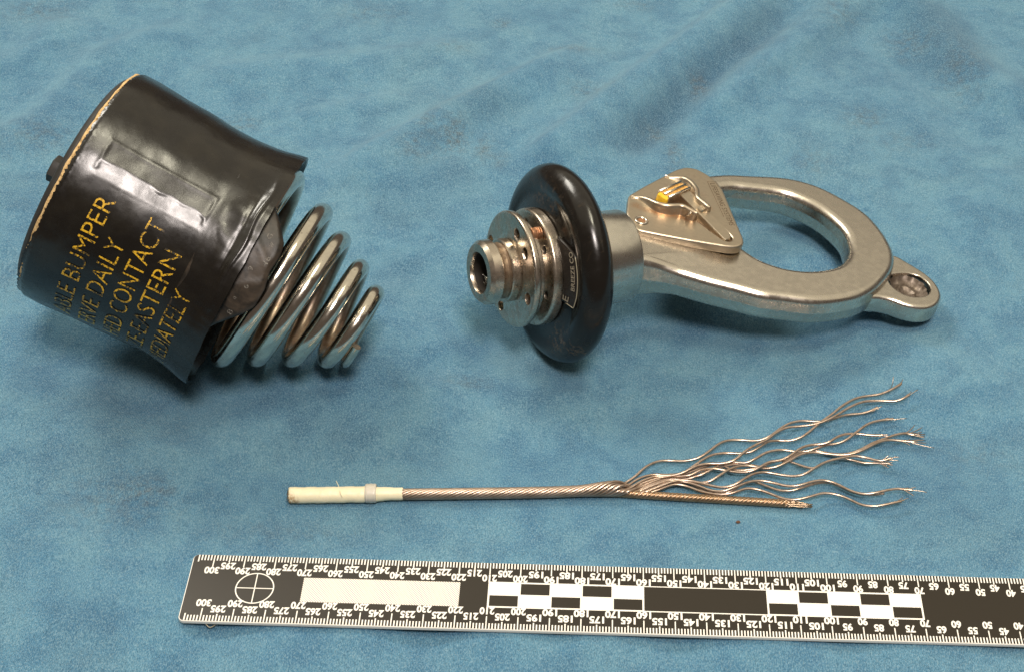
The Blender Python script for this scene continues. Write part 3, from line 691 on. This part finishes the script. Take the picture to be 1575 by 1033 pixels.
lower = smooth_loop(ccw(resample([(71.5, 20), (92, 30.5), (104, 35), (109, 31), (111, 22), (101, -11), (96, -14), (66, 1)], .8, True)), 5)
slab('latch_body', [lower], 6.9, -8.6, .9, M['grime'], hook)
floor = smooth_loop(ccw(resample([(88, 4), (93, -12.5), (97, -14.5), (101.5, -12), (101, -5), (99, 5), (99.5, 19), (97, 26), (91, 27), (82, 22), (78, 17), (80, 12), (87, 9)], .8, True)), 3)
slab('slot_floor', [floor], 9.3, 7.0, .2, M['grime'], plate)
def ridge(pts, hgt, wd=1.15):
    """upturned lip: a rounded wall following pts (x, y); hgt = list of heights above the plate"""
    P = resample([(*p, h) for p, h in zip(catmull(pts, 10), np.interp(np.linspace(0, 1, (len(pts) - 1) * 10 + 1), np.linspace(0, 1, len(hgt)), hgt))], .5)
    for _ in range(12): P[1:-1] = (P[:-2] + 2 * P[1:-1] + P[2:]) / 4
    v, f = [], []; n = len(P)
    for i in range(n):
        t = P[min(i + 1, n - 1)][:2] - P[max(i - 1, 0)][:2]; t = t / (np.linalg.norm(t) + 1e-9); nr = np.array([-t[1], t[0]])
        H = max(P[i][2], .05); k = min(1, .35 + H / 3); w_ = wd * k
        if n - 1 - i < 2: w_ *= (.6, .85)[n - 1 - i] if n - 1 - i < 2 else 1
        sec = [(-w_ * 1.9, -.6), (-w_ * 1.35, .25), (-w_ * 1.0, H * .55), (-w_ * .85, H * .85), (-w_ * .5, H * .98), (0, H + .06), (w_ * .5, H * .98), (w_ * .85, H * .85), (w_ * 1.0, H * .55), (w_ * 1.35, .25), (w_ * 1.9, -.6)]
        for o_, h in sec: v.append((P[i][0] + nr[0] * o_, P[i][1] + nr[1] * o_, TP + h))
        m_ = len(sec)
    for i in range(n - 1):
        for k in range(m_ - 1): f.append((i * m_ + k, i * m_ + k + 1, (i + 1) * m_ + k + 1, (i + 1) * m_ + k)[::-1])
    f.append(tuple((n - 1) * m_ + k for k in range(m_))[::-1])
    return v, f
Z5 = lambda P: [(960 + x / 9.393, 250 + y / 9.393) for x, y in P]
def mixed(pix, hs):   # trace crest pixels, each at its own height above the plate
    return [on_plane(HF, HC, [p_], TP + h)[0] for p_, h in zip(pix, hs)]
h1 = [0, .9, 2.0, 3.3, 3.8, 3.8, 3.9, 3.9]
r1 = mixed(Z5([(95, 497), (230, 485), (360, 512), (500, 575), (660, 603), (840, 600), (930, 645), (1060, 718)]), h1)
v, f = ridge(r1, h1); obj('latch_lip', v, f, M['plate'], plate, sharp=60)
h2 = [0, .8, 1.8, 2.8, 3.4, 3.5, 3.6, 3.6]
r2 = mixed(Z5([(590, 200), (700, 203), (870, 205), (975, 265), (1055, 370), (1062, 485), (1140, 545), (1245, 640)]), h2)
v, f = ridge(r2, h2); obj('latch_lip', v, f, M['plate'], plate, sharp=60)
lathe_v, lathe_f = lathe_data([(0, 1.45), (.45, 1.6), (.75, 2.0), (.75, 2.35), (.45, 2.7), (-.1, 2.8)], 48)
rv = on_plane(HF, HC, Z5([(250, 845)]), TP)[0]
obj('rivet_ring', [(rv[0] + y, rv[1] + z, TP - .15 + x) for x, y, z in lathe_v], [q[::-1] for q in lathe_f], M['satin'], plate)
lathe_v, lathe_f = lathe_data([(.12, 0), (.10, 1.5)], 32)
obj('rivet_well', [(rv[0] + y, rv[1] + z, TP + x) for x, y, z in lathe_v], [q[::-1] for q in lathe_f], M['copper'], plate)
# maker's words stamped along the edge
ta, tb = on_plane(HF, HC, [(1060 + 262 / 7.95, 260 + 178 / 7.95), (1060 + 505 / 7.95, 260 + 692 / 7.95)], TP)
ta, tb = np.array(ta), np.array(tb); dr = tb - ta; Ln = np.linalg.norm(dr); dr /= Ln; upv = np.array([-dr[1], dr[0]]);
tv, tf, tw = text2d('LIFESAVING SYSTEMS', 0.0)
obj('stamped_words', [(*(ta + dr * x / tw * Ln + upv * (y * 2.1 - .3)), TP + .035) for x, y in tv], tf, M['engrave'], plate, smooth=False)
fr_pts = [ta + dr * -1.1 + upv * -1.0, ta + dr * (Ln * .78) + upv * -1.0]
bx = MB()
for A_, B_ in ((ta - dr * 1.1 - upv * 1.1, ta + dr * Ln * .8 - upv * 1.1), (ta - dr * 1.1 - upv * 1.1, ta - dr * 1.1 + upv * 2.6), (ta - dr * 1.1 + upv * 2.6, ta + dr * 2.2 + upv * 2.6)):
    v, f = tube_data([(A_[0], A_[1], TP), (B_[0], B_[1], TP)], .10, nseg=6); bx.add(v, f)
bx.build('stamped_frame', M['engrave'], plate)
# latch lever: bar, cross band, grooved thumb button, pin
def prism(P, z0s, z1, mt, name, parent, fil=.25):
    """bar with a sloping top: P = 4 corners, z0s = top height of each"""
    L = smooth_loop(ccw(resample(P, .6, True)), 1); v, f = slab_data([L], 0, -1, fil, seg=3)
    P = np.array(P); c_ = np.linalg.lstsq(np.c_[P, np.ones(len(P))], np.array(z0s), rcond=None)[0]
    return fix_normals(obj(name, [(x, y, (c_[0] * x + c_[1] * y + c_[2]) + z * ((c_[0] * x + c_[1] * y + c_[2]) - z1 - 0)) for x, y, z in v], f, mt, parent, sharp=40))
lever = prism([(90.6, 18.0), (95.6, 20.2), (99.2, -8.2), (98.2, -10.6), (95.4, -11.4)], [13.0, 13.0, 11.1, 11.0, 11.0], 8.0, M['plate'], 'latch_lever', hook)
prism([(93.0, 7.6), (98.3, 9.8), (98.9, 7.6), (93.5, 5.2)], [13.1, 13.1, 12.9, 12.9], 8.0, M['plate'], 'lever_band', lever)
A_, B_, Cc, D_ = (np.array(q_) for q_ in on_plane(HF, HC, Z5([(500, 395), (820, 250), (885, 370), (655, 470)]), 14.2))
du = B_ - A_; Lb = np.linalg.norm(du); du /= Lb; dw = np.array([du[1], -du[0]]); wb = 5.6
slabL = [A_, A_ + dw * wb, A_ + dw * wb + du * Lb, A_ + du * Lb]
btn = prism(slabL, [13.2] * 4, 9, M['grime'], 'thumb_button', lever)
for k in range(3):
    o0 = A_ + dw * (.4 + k * 2.4) + du * .2; tube('button_rib', [(*(o0), 13.6), (*(o0 + du * (Lb - .4)), 13.5)], .55, M['satin'], btn, nseg=12)
    if k < 2:
        o1 = A_ + dw * (1.6 + k * 2.4); v = [(*(o1 - dw * .75 + du * .6), 13.32), (*(o1 + dw * .75 + du * .6), 13.32), (*(o1 + dw * .75 + du * (Lb - .3)), 13.32), (*(o1 - dw * .75 + du * (Lb - .3)), 13.32)]
        v += [(x, y, z - .3) for x, y, z in v]
        obj('paint_strip', v, [(0, 1, 2, 3), (0, 4, 5, 1), (1, 5, 6, 2), (2, 6, 7, 3), (3, 7, 4, 0)], M['orange'], btn, smooth=False)
e0 = A_ - du * 1.0; L = [e0 + dw * .6, e0 + dw * 5.4, e0 + dw * 5.0 + du * 1.6, e0 + dw * .5 + du * 1.6]
prism(L, [13.0, 13.0, 13.4, 13.4], 9, M['yellow'], 'paint_patch', btn)
pn = on_plane(HF, HC, Z5([(925, 745)]), TP + 2)[0]
v, f = lathe_data([(-1.2, 1.5), (0, 1.55), (.5, 1.35), (.85, .85), (1.0, 0)], 32)
obj('latch_pin', [(pn[0] - x * .62 + 0 * y + .35 * z, pn[1] - .78 * x - .45 * z + y * .62, TP + 2 + .15 * x + z * .95 - y * .2) for x, y, z in v], f, M['satin'], hook)

# ------------------------------------------------------------------ frayed cable
p0 = at(445, 762, 2.4)
cable = empty('frayed_cable', (p0[0], p0[1], 0))
tag(cable, 'short steel wire cable with cream taped end and strands fanned out and frayed', 'cable')
base = np.array([p0[0], p0[1], 0])
W3 = lambda x, y, z: at(x, y, z) - base
axis_px = [(445, 762), (500, 761.5), (560, 760.5), (620, 759.5), (700, 758.5), (780, 757.5), (850, 756), (900, 754), (945, 752)]
axis3 = resample([W3(x, y, 2.4) for x, y in catmull(axis_px, 6)], .4)
acc = np.concatenate([[0], np.cumsum(np.linalg.norm(np.diff(axis3, axis=0), axis=1))])
def axp(s): return np.array([np.interp(s, acc, axis3[:, k]) for k in range(3)])
# tape
tp = []
tend = float(acc[np.argmin(np.abs(axis3[:, 0] - W3(620, 759.5, 2.4)[0]))])
v, f = [], []; n1, n2 = 120, 40
for i in range(n1 + 1):
    s = tend * i / n1; c_ = axp(s) + np.array([0, 0, .35])
    r = 2.75 - .62 * sstep(.62, .95, i / n1) - .10 * (i % 2 == 0) * 0
    for k in range(n2):
        a_ = 2 * math.pi * k / n2
        rr = r + .10 * (((s / 6.5 + a_ / 2 / math.pi) % 1) < .5) + .05 * mnoise.noise(Vector((s * .4, math.cos(a_) * 2, math.sin(a_) * 2))) - (.35 if i == 0 else 0)
        sj = (.35 * mnoise.noise(Vector((math.cos(a_) * 3, math.sin(a_) * 3, 1 if i < 2 else 5)))) if i < 2 or i == n1 else 0
        d_ = axp(min(s + .5, tend)) - axp(max(s - .5, 0)); d_ /= np.linalg.norm(d_); n_ = np.cross([0, 0, 1], d_)
        v.append(c_ + d_ * sj + n_ * rr * math.cos(a_) + np.array([0, 0, 1]) * rr * math.sin(a_))
for i in range(n1):
    for k in range(n2): l = (k + 1) % n2; f.append((i * n2 + k, i * n2 + l, (i + 1) * n2 + l, (i + 1) * n2 + k))
f.append(tuple(range(n2))[::-1])
tape = obj('tape_wrap', v, f, M['tape'], cable, sharp=50)
e_ = axp(0) + np.array([0, 0, .35]); d_ = axp(1) - axp(0); d_ /= np.linalg.norm(d_); n_ = np.cross([0, 0, 1], d_)
for k in range(7):
    a_ = k * math.pi / 3; o_ = (0 if k == 6 else 1.25) * (n_ * math.cos(a_) + np.array([0, 0, 1]) * math.sin(a_)); tube('cut_strand', [e_ + o_ - d_ * .5, e_ + o_ + d_ * .5], .6, M['wire_end'], tape, nseg=12)
sb = float(acc[np.argmin(np.abs(axis3[:, 0] - W3(570.5, 760, 2.4)[0]))])
v, f = lathe_data([(-1.9, 2.6), (-1.85, 3.1), (-1.4, 3.35), (-.9, 3.25), (0, 3.42), (.9, 3.25), (1.4, 3.35), (1.85, 3.1), (1.9, 2.6)], 48)
cb = axp(sb) + np.array([0, 0, .7]); obj('nylon_band', [cb + d_ * x + n_ * y * (1 + .04 * math.sin(z)) + np.array([0, 0, 1]) * z for x, y, z in v], f, M['nylon'], cable, sharp=40)
tl = W3(590, 762, 2); tube('tape_thread', resample(catmull([W3(517, 739, 4), W3(521, 747, 4.6), W3(524, 758, 5.6), W3(530, 771, 2)], 8), .5), .13, M['tape'], tape, nseg=6)
# strands: helical in the cable, then fanned out
D = lambda P: [(940 + x / 3.214, 570 + y / 3.214) for x, y in P]
ST = [
 [(60, 560), (120, 520), (170, 475), (230, 447), (290, 443), (360, 445), (430, 430), (480, 400), (530, 362), (580, 343), (650, 342), (720, 345), (780, 325), (830, 290), (880, 260), (940, 247), (1000, 250), (1050, 250), (1100, 236), (1160, 218), (1240, 210), (1290, 195), (1318, 180)],
 [(75, 572), (140, 530), (210, 512), (280, 514), (350, 505), (400, 475), (450, 440), (500, 415), (560, 406), (630, 408), (690, 400), (740, 372), (780, 348), (830, 344), (880, 345), (940, 328), (990, 292), (1040, 250), (1090, 215), (1140, 175), (1200, 140), (1260, 125), (1330, 115), (1390, 90), (1435, 62)],
 [(90, 582), (150, 545), (220, 520), (300, 517), (360, 500), (420, 470), (480, 458), (550, 457), (610, 440), (665, 395), (720, 362), (770, 340), (815, 305), (870, 280), (930, 274), (1000, 265), (1055, 248), (1110, 222), (1160, 190), (1210, 165), (1260, 150), (1330, 148), (1400, 150), (1440, 138), (1475, 118)],
 [(110, 588), (170, 550), (240, 525), (310, 520), (380, 525), (440, 515), (490, 490), (540, 465), (600, 450), (660, 455), (710, 435), (770, 402), (840, 390), (905, 398), (960, 398), (1010, 385), (1060, 366), (1110, 360), (1160, 342), (1210, 305), (1270, 262), (1330, 245), (1395, 237)],
 [(100, 575), (170, 548), (250, 525), (320, 520), (390, 515), (440, 490), (500, 482), (560, 490), (620, 500), (680, 498), (730, 478), (780, 450), (840, 440), (890, 415), (940, 380), (990, 365), (1040, 362), (1080, 350), (1120, 325), (1170, 311), (1230, 312), (1290, 319), (1345, 317)],
 [(130, 592), (200, 560), (270, 535), (340, 535), (400, 528), (450, 505), (520, 480), (590, 465), (650, 460), (710, 468), (770, 480), (830, 470), (880, 435), (930, 405), (990, 393), (1050, 402), (1110, 412), (1170, 410), (1230, 390), (1290, 358), (1350, 335), (1410, 315), (1460, 308), (1500, 318)],
 [(150, 590), (220, 560), (290, 540), (350, 545), (420, 552), (480, 548), (530, 520), (580, 488), (640, 468), (700, 470), (760, 482), (820, 472), (880, 445), (930, 415), (1000, 402), (1060, 408), (1120, 415), (1180, 412), (1240, 393), (1300, 362), (1360, 342), (1430, 345), (1500, 352)],
 [(165, 600), (240, 570), (310, 545), (370, 540), (430, 550), (490, 565), (550, 575), (610, 562), (650, 538), (700, 510), (760, 500), (830, 512), (900, 520), (955, 510), (1005, 480), (1060, 450), (1130, 432), (1200, 420), (1260, 428), (1330, 445), (1385, 430)],
 [(140, 575), (210, 545), (280, 522), (350, 512), (410, 490), (470, 470), (530, 462), (600, 488), (660, 490), (720, 480), (770, 460), (820, 442), (880, 447), (940, 468), (1000, 482), (1040, 462), (1090, 440), (1140, 432), (1190, 440), (1250, 455), (1320, 455), (1380, 458)],
 [(150, 605), (220, 575), (300, 550), (370, 548), (440, 570), (500, 592), (560, 592), (620, 570), (680, 548), (740, 542), (800, 552), (870, 568), (930, 565), (1000, 545), (1060, 541), (1120, 560), (1180, 590), (1240, 607), (1300, 603), (1360, 590), (1420, 582), (1490, 590)],
 [(160, 600), (230, 572), (300, 543), (360, 545), (420, 570), (480, 600), (540, 608), (600, 590), (650, 560), (700, 545), (760, 565), (820, 587), (880, 592), (940, 578), (1010, 556), (1080, 552), (1140, 575), (1200, 600), (1280, 612), (1350, 604)],
 [(170, 608), (240, 585), (310, 560), (370, 568), (430, 590), (490, 605), (550, 610), (610, 600), (670, 580), (730, 587), (790, 607), (850, 630), (910, 636), (980, 622), (1050, 604), (1120, 612), (1180, 635), (1240, 662), (1310, 668), (1380, 655), (1435, 643)]]
LAY = 25.0; xe = float(acc[-1])
def s_of(x): return float(acc[np.argmin(np.abs(axis3[:, 0] - W3(x, 754, 2.4)[0]))])
info = []
for i, P in enumerate(ST):
    x, y = D(P)[0]; sx = s_of(min(x, 944)) + max(0, x - 944) / 4.4; uo = (753 - y) / 4.4
    info.append((math.pi / 4 + math.acos(max(-1, min(1, uo / 2.4))) + 2 * math.pi * sx / LAY, i, sx))
order = {t[1]: k for k, t in enumerate(sorted(info))}; pm = sum(t[0] for t in info) / 12
def helix(s, ph0):
    sc_ = min(s, xe - .6); c_ = axp(sc_) ; d_ = axp(sc_ + .5) - axp(max(sc_ - .5, 0)); d_ /= np.linalg.norm(d_); c_ = c_ + d_ * (s - sc_); n_ = np.cross([0, 0, 1], d_)
    R_ = 1.66 + .75 * sstep(s_of(885), s_of(944), s); a_ = -2 * math.pi * s / LAY + ph0
    return c_ + R_ * (n_ * math.cos(a_) + np.array([0, 0, 1]) * math.sin(a_)) + np.array([0, 0, .7]) * (R_ - 1.66)
for i, P in enumerate(ST):
    ph0 = pm + (order[i] - 5.5) * math.pi / 6
    s_end = info[i][2] - 3.5
    hel = [helix(s, ph0) for s in np.arange(tend - 1.5, s_end, .6)]
    zb = 1.4 + 2.6 * ((i * 5) % 12) / 12
    px_ = D(P); free = []
    for k, (x, y) in enumerate(px_):
        x0, y0 = px_[max(k - 1, 0)]; x1, y1 = px_[min(k + 1, len(px_) - 1)]
        z = zb * min(1, .45 + k * .1) + 1.1 * math.tanh(-((y1 - y0) / (x1 - x0) + .22) * 2.2) + .6
        free.append(W3(x, y, max(.6, z)))
    allp = hel + list(resample(catmull(free, 8), .6))
    allp = resample(allp, .6)
    for _ in range(5): allp[1:-1] = (allp[:-2] + 2 * allp[1:-1] + allp[2:]) / 4
    allp = resample(list(allp), .30)
    rr_ = [.425 + .09 * sstep(xe - 6, xe + 14, k * .30 + tend) for k in range(len(allp))]
    sd = tube('strand', allp, rr_, M['wire'], cable, nseg=12, lobes=6, depth=.24, twist=1.45)
    # broken wires at the tip
    tip, dt = allp[-1], allp[-1] - allp[-14]; dt /= np.linalg.norm(dt)
    nw = {5: 7, 6: 7, 0: 3, 1: 5, 2: 5, 7: 6, 8: 6, 3: 4}.get(i, 4)
    mb = MB()
    for k in range(nw):
        sp_ = .55 if i in (5, 6, 7, 8) else .32; q0 = tip - dt * random.uniform(1, 5); ln = random.uniform(3, 7.5) if i in (5, 6) else random.uniform(2, 5.5)
        dv = dt + np.array([random.uniform(-sp_, sp_) * .5, random.uniform(-sp_, sp_), random.uniform(-.25, .45) * sp_]); cv = np.array([random.uniform(-.05, .05), random.uniform(-.09, .09), 0])
        v, f = tube_data([q0 + dv * (ln * t) + cv * (ln * t) ** 2 * .6 for t in np.linspace(0, 1, 9)], .16, nseg=6); mb.add(v, f)
    if i == 1:
        v, f = tube_data([W3(x, y, z) for x, y, z in ((940 + 1380 / 3.214, 570 + 90 / 3.214, 3), (940 + 1392 / 3.214, 570 + 60 / 3.214, 5), (940 + 1395 / 3.214, 570 + 28 / 3.214, 6.5))], .15, nseg=6); mb.add(v, f)
    mb.build('broken_wires', M['wire_end'], sd)
# core
cp = resample([W3(x, y, z) for x, y, z in zip(*zip(*[(*p, 1.7) for p in [(880, 757), (930, 757), (955, 757.8), (1000, 761), (1060, 764.5), (1120, 768), (1180, 771.5), (1216, 774)]]))], .35)
core = tube('core_strand', cp, 1.45, M['core'], cable, nseg=42, lobes=7, depth=.42, twist=-.62)
mb = MB(); tip = cp[-1]; dt = cp[-1] - cp[-10]; dt /= np.linalg.norm(dt)
for k in range(26):
    a_ = 2.4 * k; r_ = 1.15 * math.sqrt((k + .5) / 26); o_ = np.array([0, r_ * math.cos(a_), r_ * math.sin(a_)]); ln = random.uniform(4, 11)
    v, f = tube_data([tip - dt * 3.0 + o_ * (1 - .25 * t) + dt * ln * t + np.array([0, math.sin(k) * .5, math.cos(k * 2) * .3]) * t * t for t in np.linspace(0, 1, 8)], .2, nseg=6); mb.add(v, f)
mb.build('broken_wires', M['core'], core)
inn = tube('core_strand', [axp(s) for s in np.arange(tend - 1, xe - 4, 1.0)], 1.35, M['core'], cable, nseg=28, lobes=7, depth=.2, twist=-.34)

# ------------------------------------------------------------------ scale ruler
ruler = empty('scale_ruler', (RX0, RY0, RZ)); ruler.rotation_euler.z = RY
tag(ruler, 'black and white photographic scale ruler lying upside down along the front edge', 'ruler')
W_ = 26.64
def rrect(x0, y0, x1, y1, r, n=6):
    L = []
    for cx, cy, a0 in ((x1 - r, y0 + r, -90), (x1 - r, y1 - r, 0), (x0 + r, y1 - r, 90), (x0 + r, y0 + r, 180)):
        for k in range(n + 1): a_ = math.radians(a0 + 90 * k / n); L.append((cx + r * math.cos(a_), cy + r * math.sin(a_)))
    return L
bl = rrect(-6.7, .12, 306.7, W_ - .05, 1.6)
v, f = slab_data([bl], -.02, -1.45, .22, seg=3, guard=.3); fix_normals(obj('ruler_body', v, f, M['rwhite'], ruler, sharp=40))
def sheet(name, rects, z, mt, th=.03):
    mb = MB()
    for x0, y0, x1, y1 in rects:
        mb.add([(x0, y0, z), (x1, y0, z), (x1, y1, z), (x0, y1, z)], [(0, 1, 2, 3)])
    return mb.build(name, mt, ruler, smooth=False)
L = rrect(-6.6, .15, 306.6, W_, 1.5); obj('black_face', [(x, y, .02) for x, y in L], [tuple(range(len(L)))], M['rblack'], ruler, smooth=False)
rects = []
for rd in range(0, 306):
    u = 300 - rd; ln = 4.75 if rd % 10 == 0 else 2.85 if rd % 5 == 0 else 2.2; hw = .19 if rd % 10 == 0 else .22
    rects += [(u - hw, W_ - ln, u + hw, W_ + .01), (u - hw, .13, u + hw, (4.95 if rd % 10 == 0 else ln) + .1)]
sheet('tick_marks', rects, .045, M['rwhite'])['kind'] = 'stuff'
for rd in range(0, 301, 5):
    u = 300 - rd; tv, tf, tw = text2d(str(rd), .040); hgt = 2.5; wx = 1.58 * len(str(rd)) / tw
    for vc in ((W_ - 6.25 if rd % 10 == 0 else W_ - 4.35), (7.15 if rd % 10 == 0 else 4.85)):
        if rd == 0: continue
        obj('printed_number', [(u - (x - tw / 2) * wx, vc - (y - .5) * hgt, .06) for x, y in tv], tf, M['rwhite'], ruler, smooth=False)
c_, rr = (15.03, 13.55), 6.02; mb = MB(); n = 96
mb.add([(c_[0] + r * math.cos(2 * math.pi * k / n), c_[1] + r * math.sin(2 * math.pi * k / n), .05) for k in range(n) for r in (rr - .2, rr + .2)], [(2 * k, 2 * k + 1, (2 * k + 3) % (2 * n), (2 * k + 2) % (2 * n)) for k in range(n)])
for x0, y0, x1, y1, z in ((c_[0] - rr, c_[1] - .17, c_[0] + rr, c_[1] + .17, .052), (c_[0] - .17, c_[1] - rr, c_[0] + .17, c_[1] + rr, .054)):
    mb.add([(x0, y0, z), (x1, y0, z), (x1, y1, z), (x0, y1, z)], [(0, 1, 2, 3)])
mb.build('target_circle', M['rwhite'], ruler, smooth=False)
# dotted grey card with scalloped edge
pitch = .8; x0, x1, y0, y1 = 30.3, 80.6, 8.7, 18.3; L = []
nx_ = int((x1 - x0) / pitch); ny_ = int((y1 - y0) / pitch)
for k in range(nx_ * 6): t = k / (nx_ * 6); L.append((x0 + (x1 - x0) * t, y0 - .13 * abs(math.sin(t * nx_ * math.pi))))
for k in range(ny_ * 6): t = k / (ny_ * 6); L.append((x1 + .13 * abs(math.sin(t * ny_ * math.pi)), y0 + (y1 - y0) * t))
for k in range(nx_ * 6): t = k / (nx_ * 6); L.append((x1 - (x1 - x0) * t, y1 + .13 * abs(math.sin(t * nx_ * math.pi))))
for k in range(ny_ * 6): t = k / (ny_ * 6); L.append((x0 - .13 * abs(math.sin(t * ny_ * math.pi)), y1 - (y1 - y0) * t))
obj('dotted_panel', [(x, y, .05) for x, y in L], [tuple(range(len(L)))], M['rdots'], ruler, smooth=False)
def checker(name, u0, u1, rows):
    sheet(name, [(u0 - .2, 8.55, u1 + .2, 19.0)], .05, M['rwhite'])
    for rw in rows: sheet('black_square', [rw], .062, M['rblack'])
def cells(u0):
    out = []
    for k in range(5):
        a0, a1 = u0 + 10 * k, u0 + 10 * k + 10
        if k % 2: out.append((a0 + .35, 14.0, a1 - .35, 18.4))
        else: out.append((a0 + .4, 9.15, a1 - .4, 13.45))
    return out
checker('checker_panel', 90, 140, cells(90)); checker('checker_panel', 180, 230, cells(180))
sheet('frame_line', [(140.2, 18.65, 179.8, 19.0), (140.2, 8.55, 179.8, 8.95)], .05, M['rwhite'])

# ------------------------------------------------------------------ bits lying on the cloth
def crumb(name, x, y, r, mt, label, cat, elong=1.0):
    p_ = at(x, y); z = clothz(p_[0], p_[1]); bm = bmesh.new(); bmesh.ops.create_icosphere(bm, subdivisions=2, radius=r * S)
    for vv in bm.verts:
        k = 1 + .5 * mnoise.noise(vv.co * 9 / r); vv.co = Vector((vv.co.x * elong, vv.co.y, vv.co.z * .7)) * k
    me = bpy.data.meshes.new(name); bm.to_mesh(me); bm.free(); me.materials.append(mt)
    o = bpy.data.objects.new(name, me); COL.objects.link(o); o.location = (p_[0] * S, p_[1] * S, (z + r * .6) * S); o.rotation_euler.z = .4
    return tag(o, label, cat)
crumb('brown_crumb', 1135, 803, .55, M['lint'], 'tiny brown crumb on the blue cloth below the thick cable core', 'crumb', 1.5)
crumb('white_speck', 1119, 6, .6, M['speck'], 'tiny white speck on the cloth at the top edge', 'speck')
p_ = at(324, 962, 1.0)
tube('loose_thread', resample(catmull([at(316, 958, 2.0), at(322, 964, 1.2), at(328, 962, 1.0), at(336, 957, 1.0)], 8), .6), .18, M['tagedge'], None, nseg=8)
tag(bpy.data.objects['loose_thread'], 'short pale thread poking out from under the left end of the ruler', 'thread')
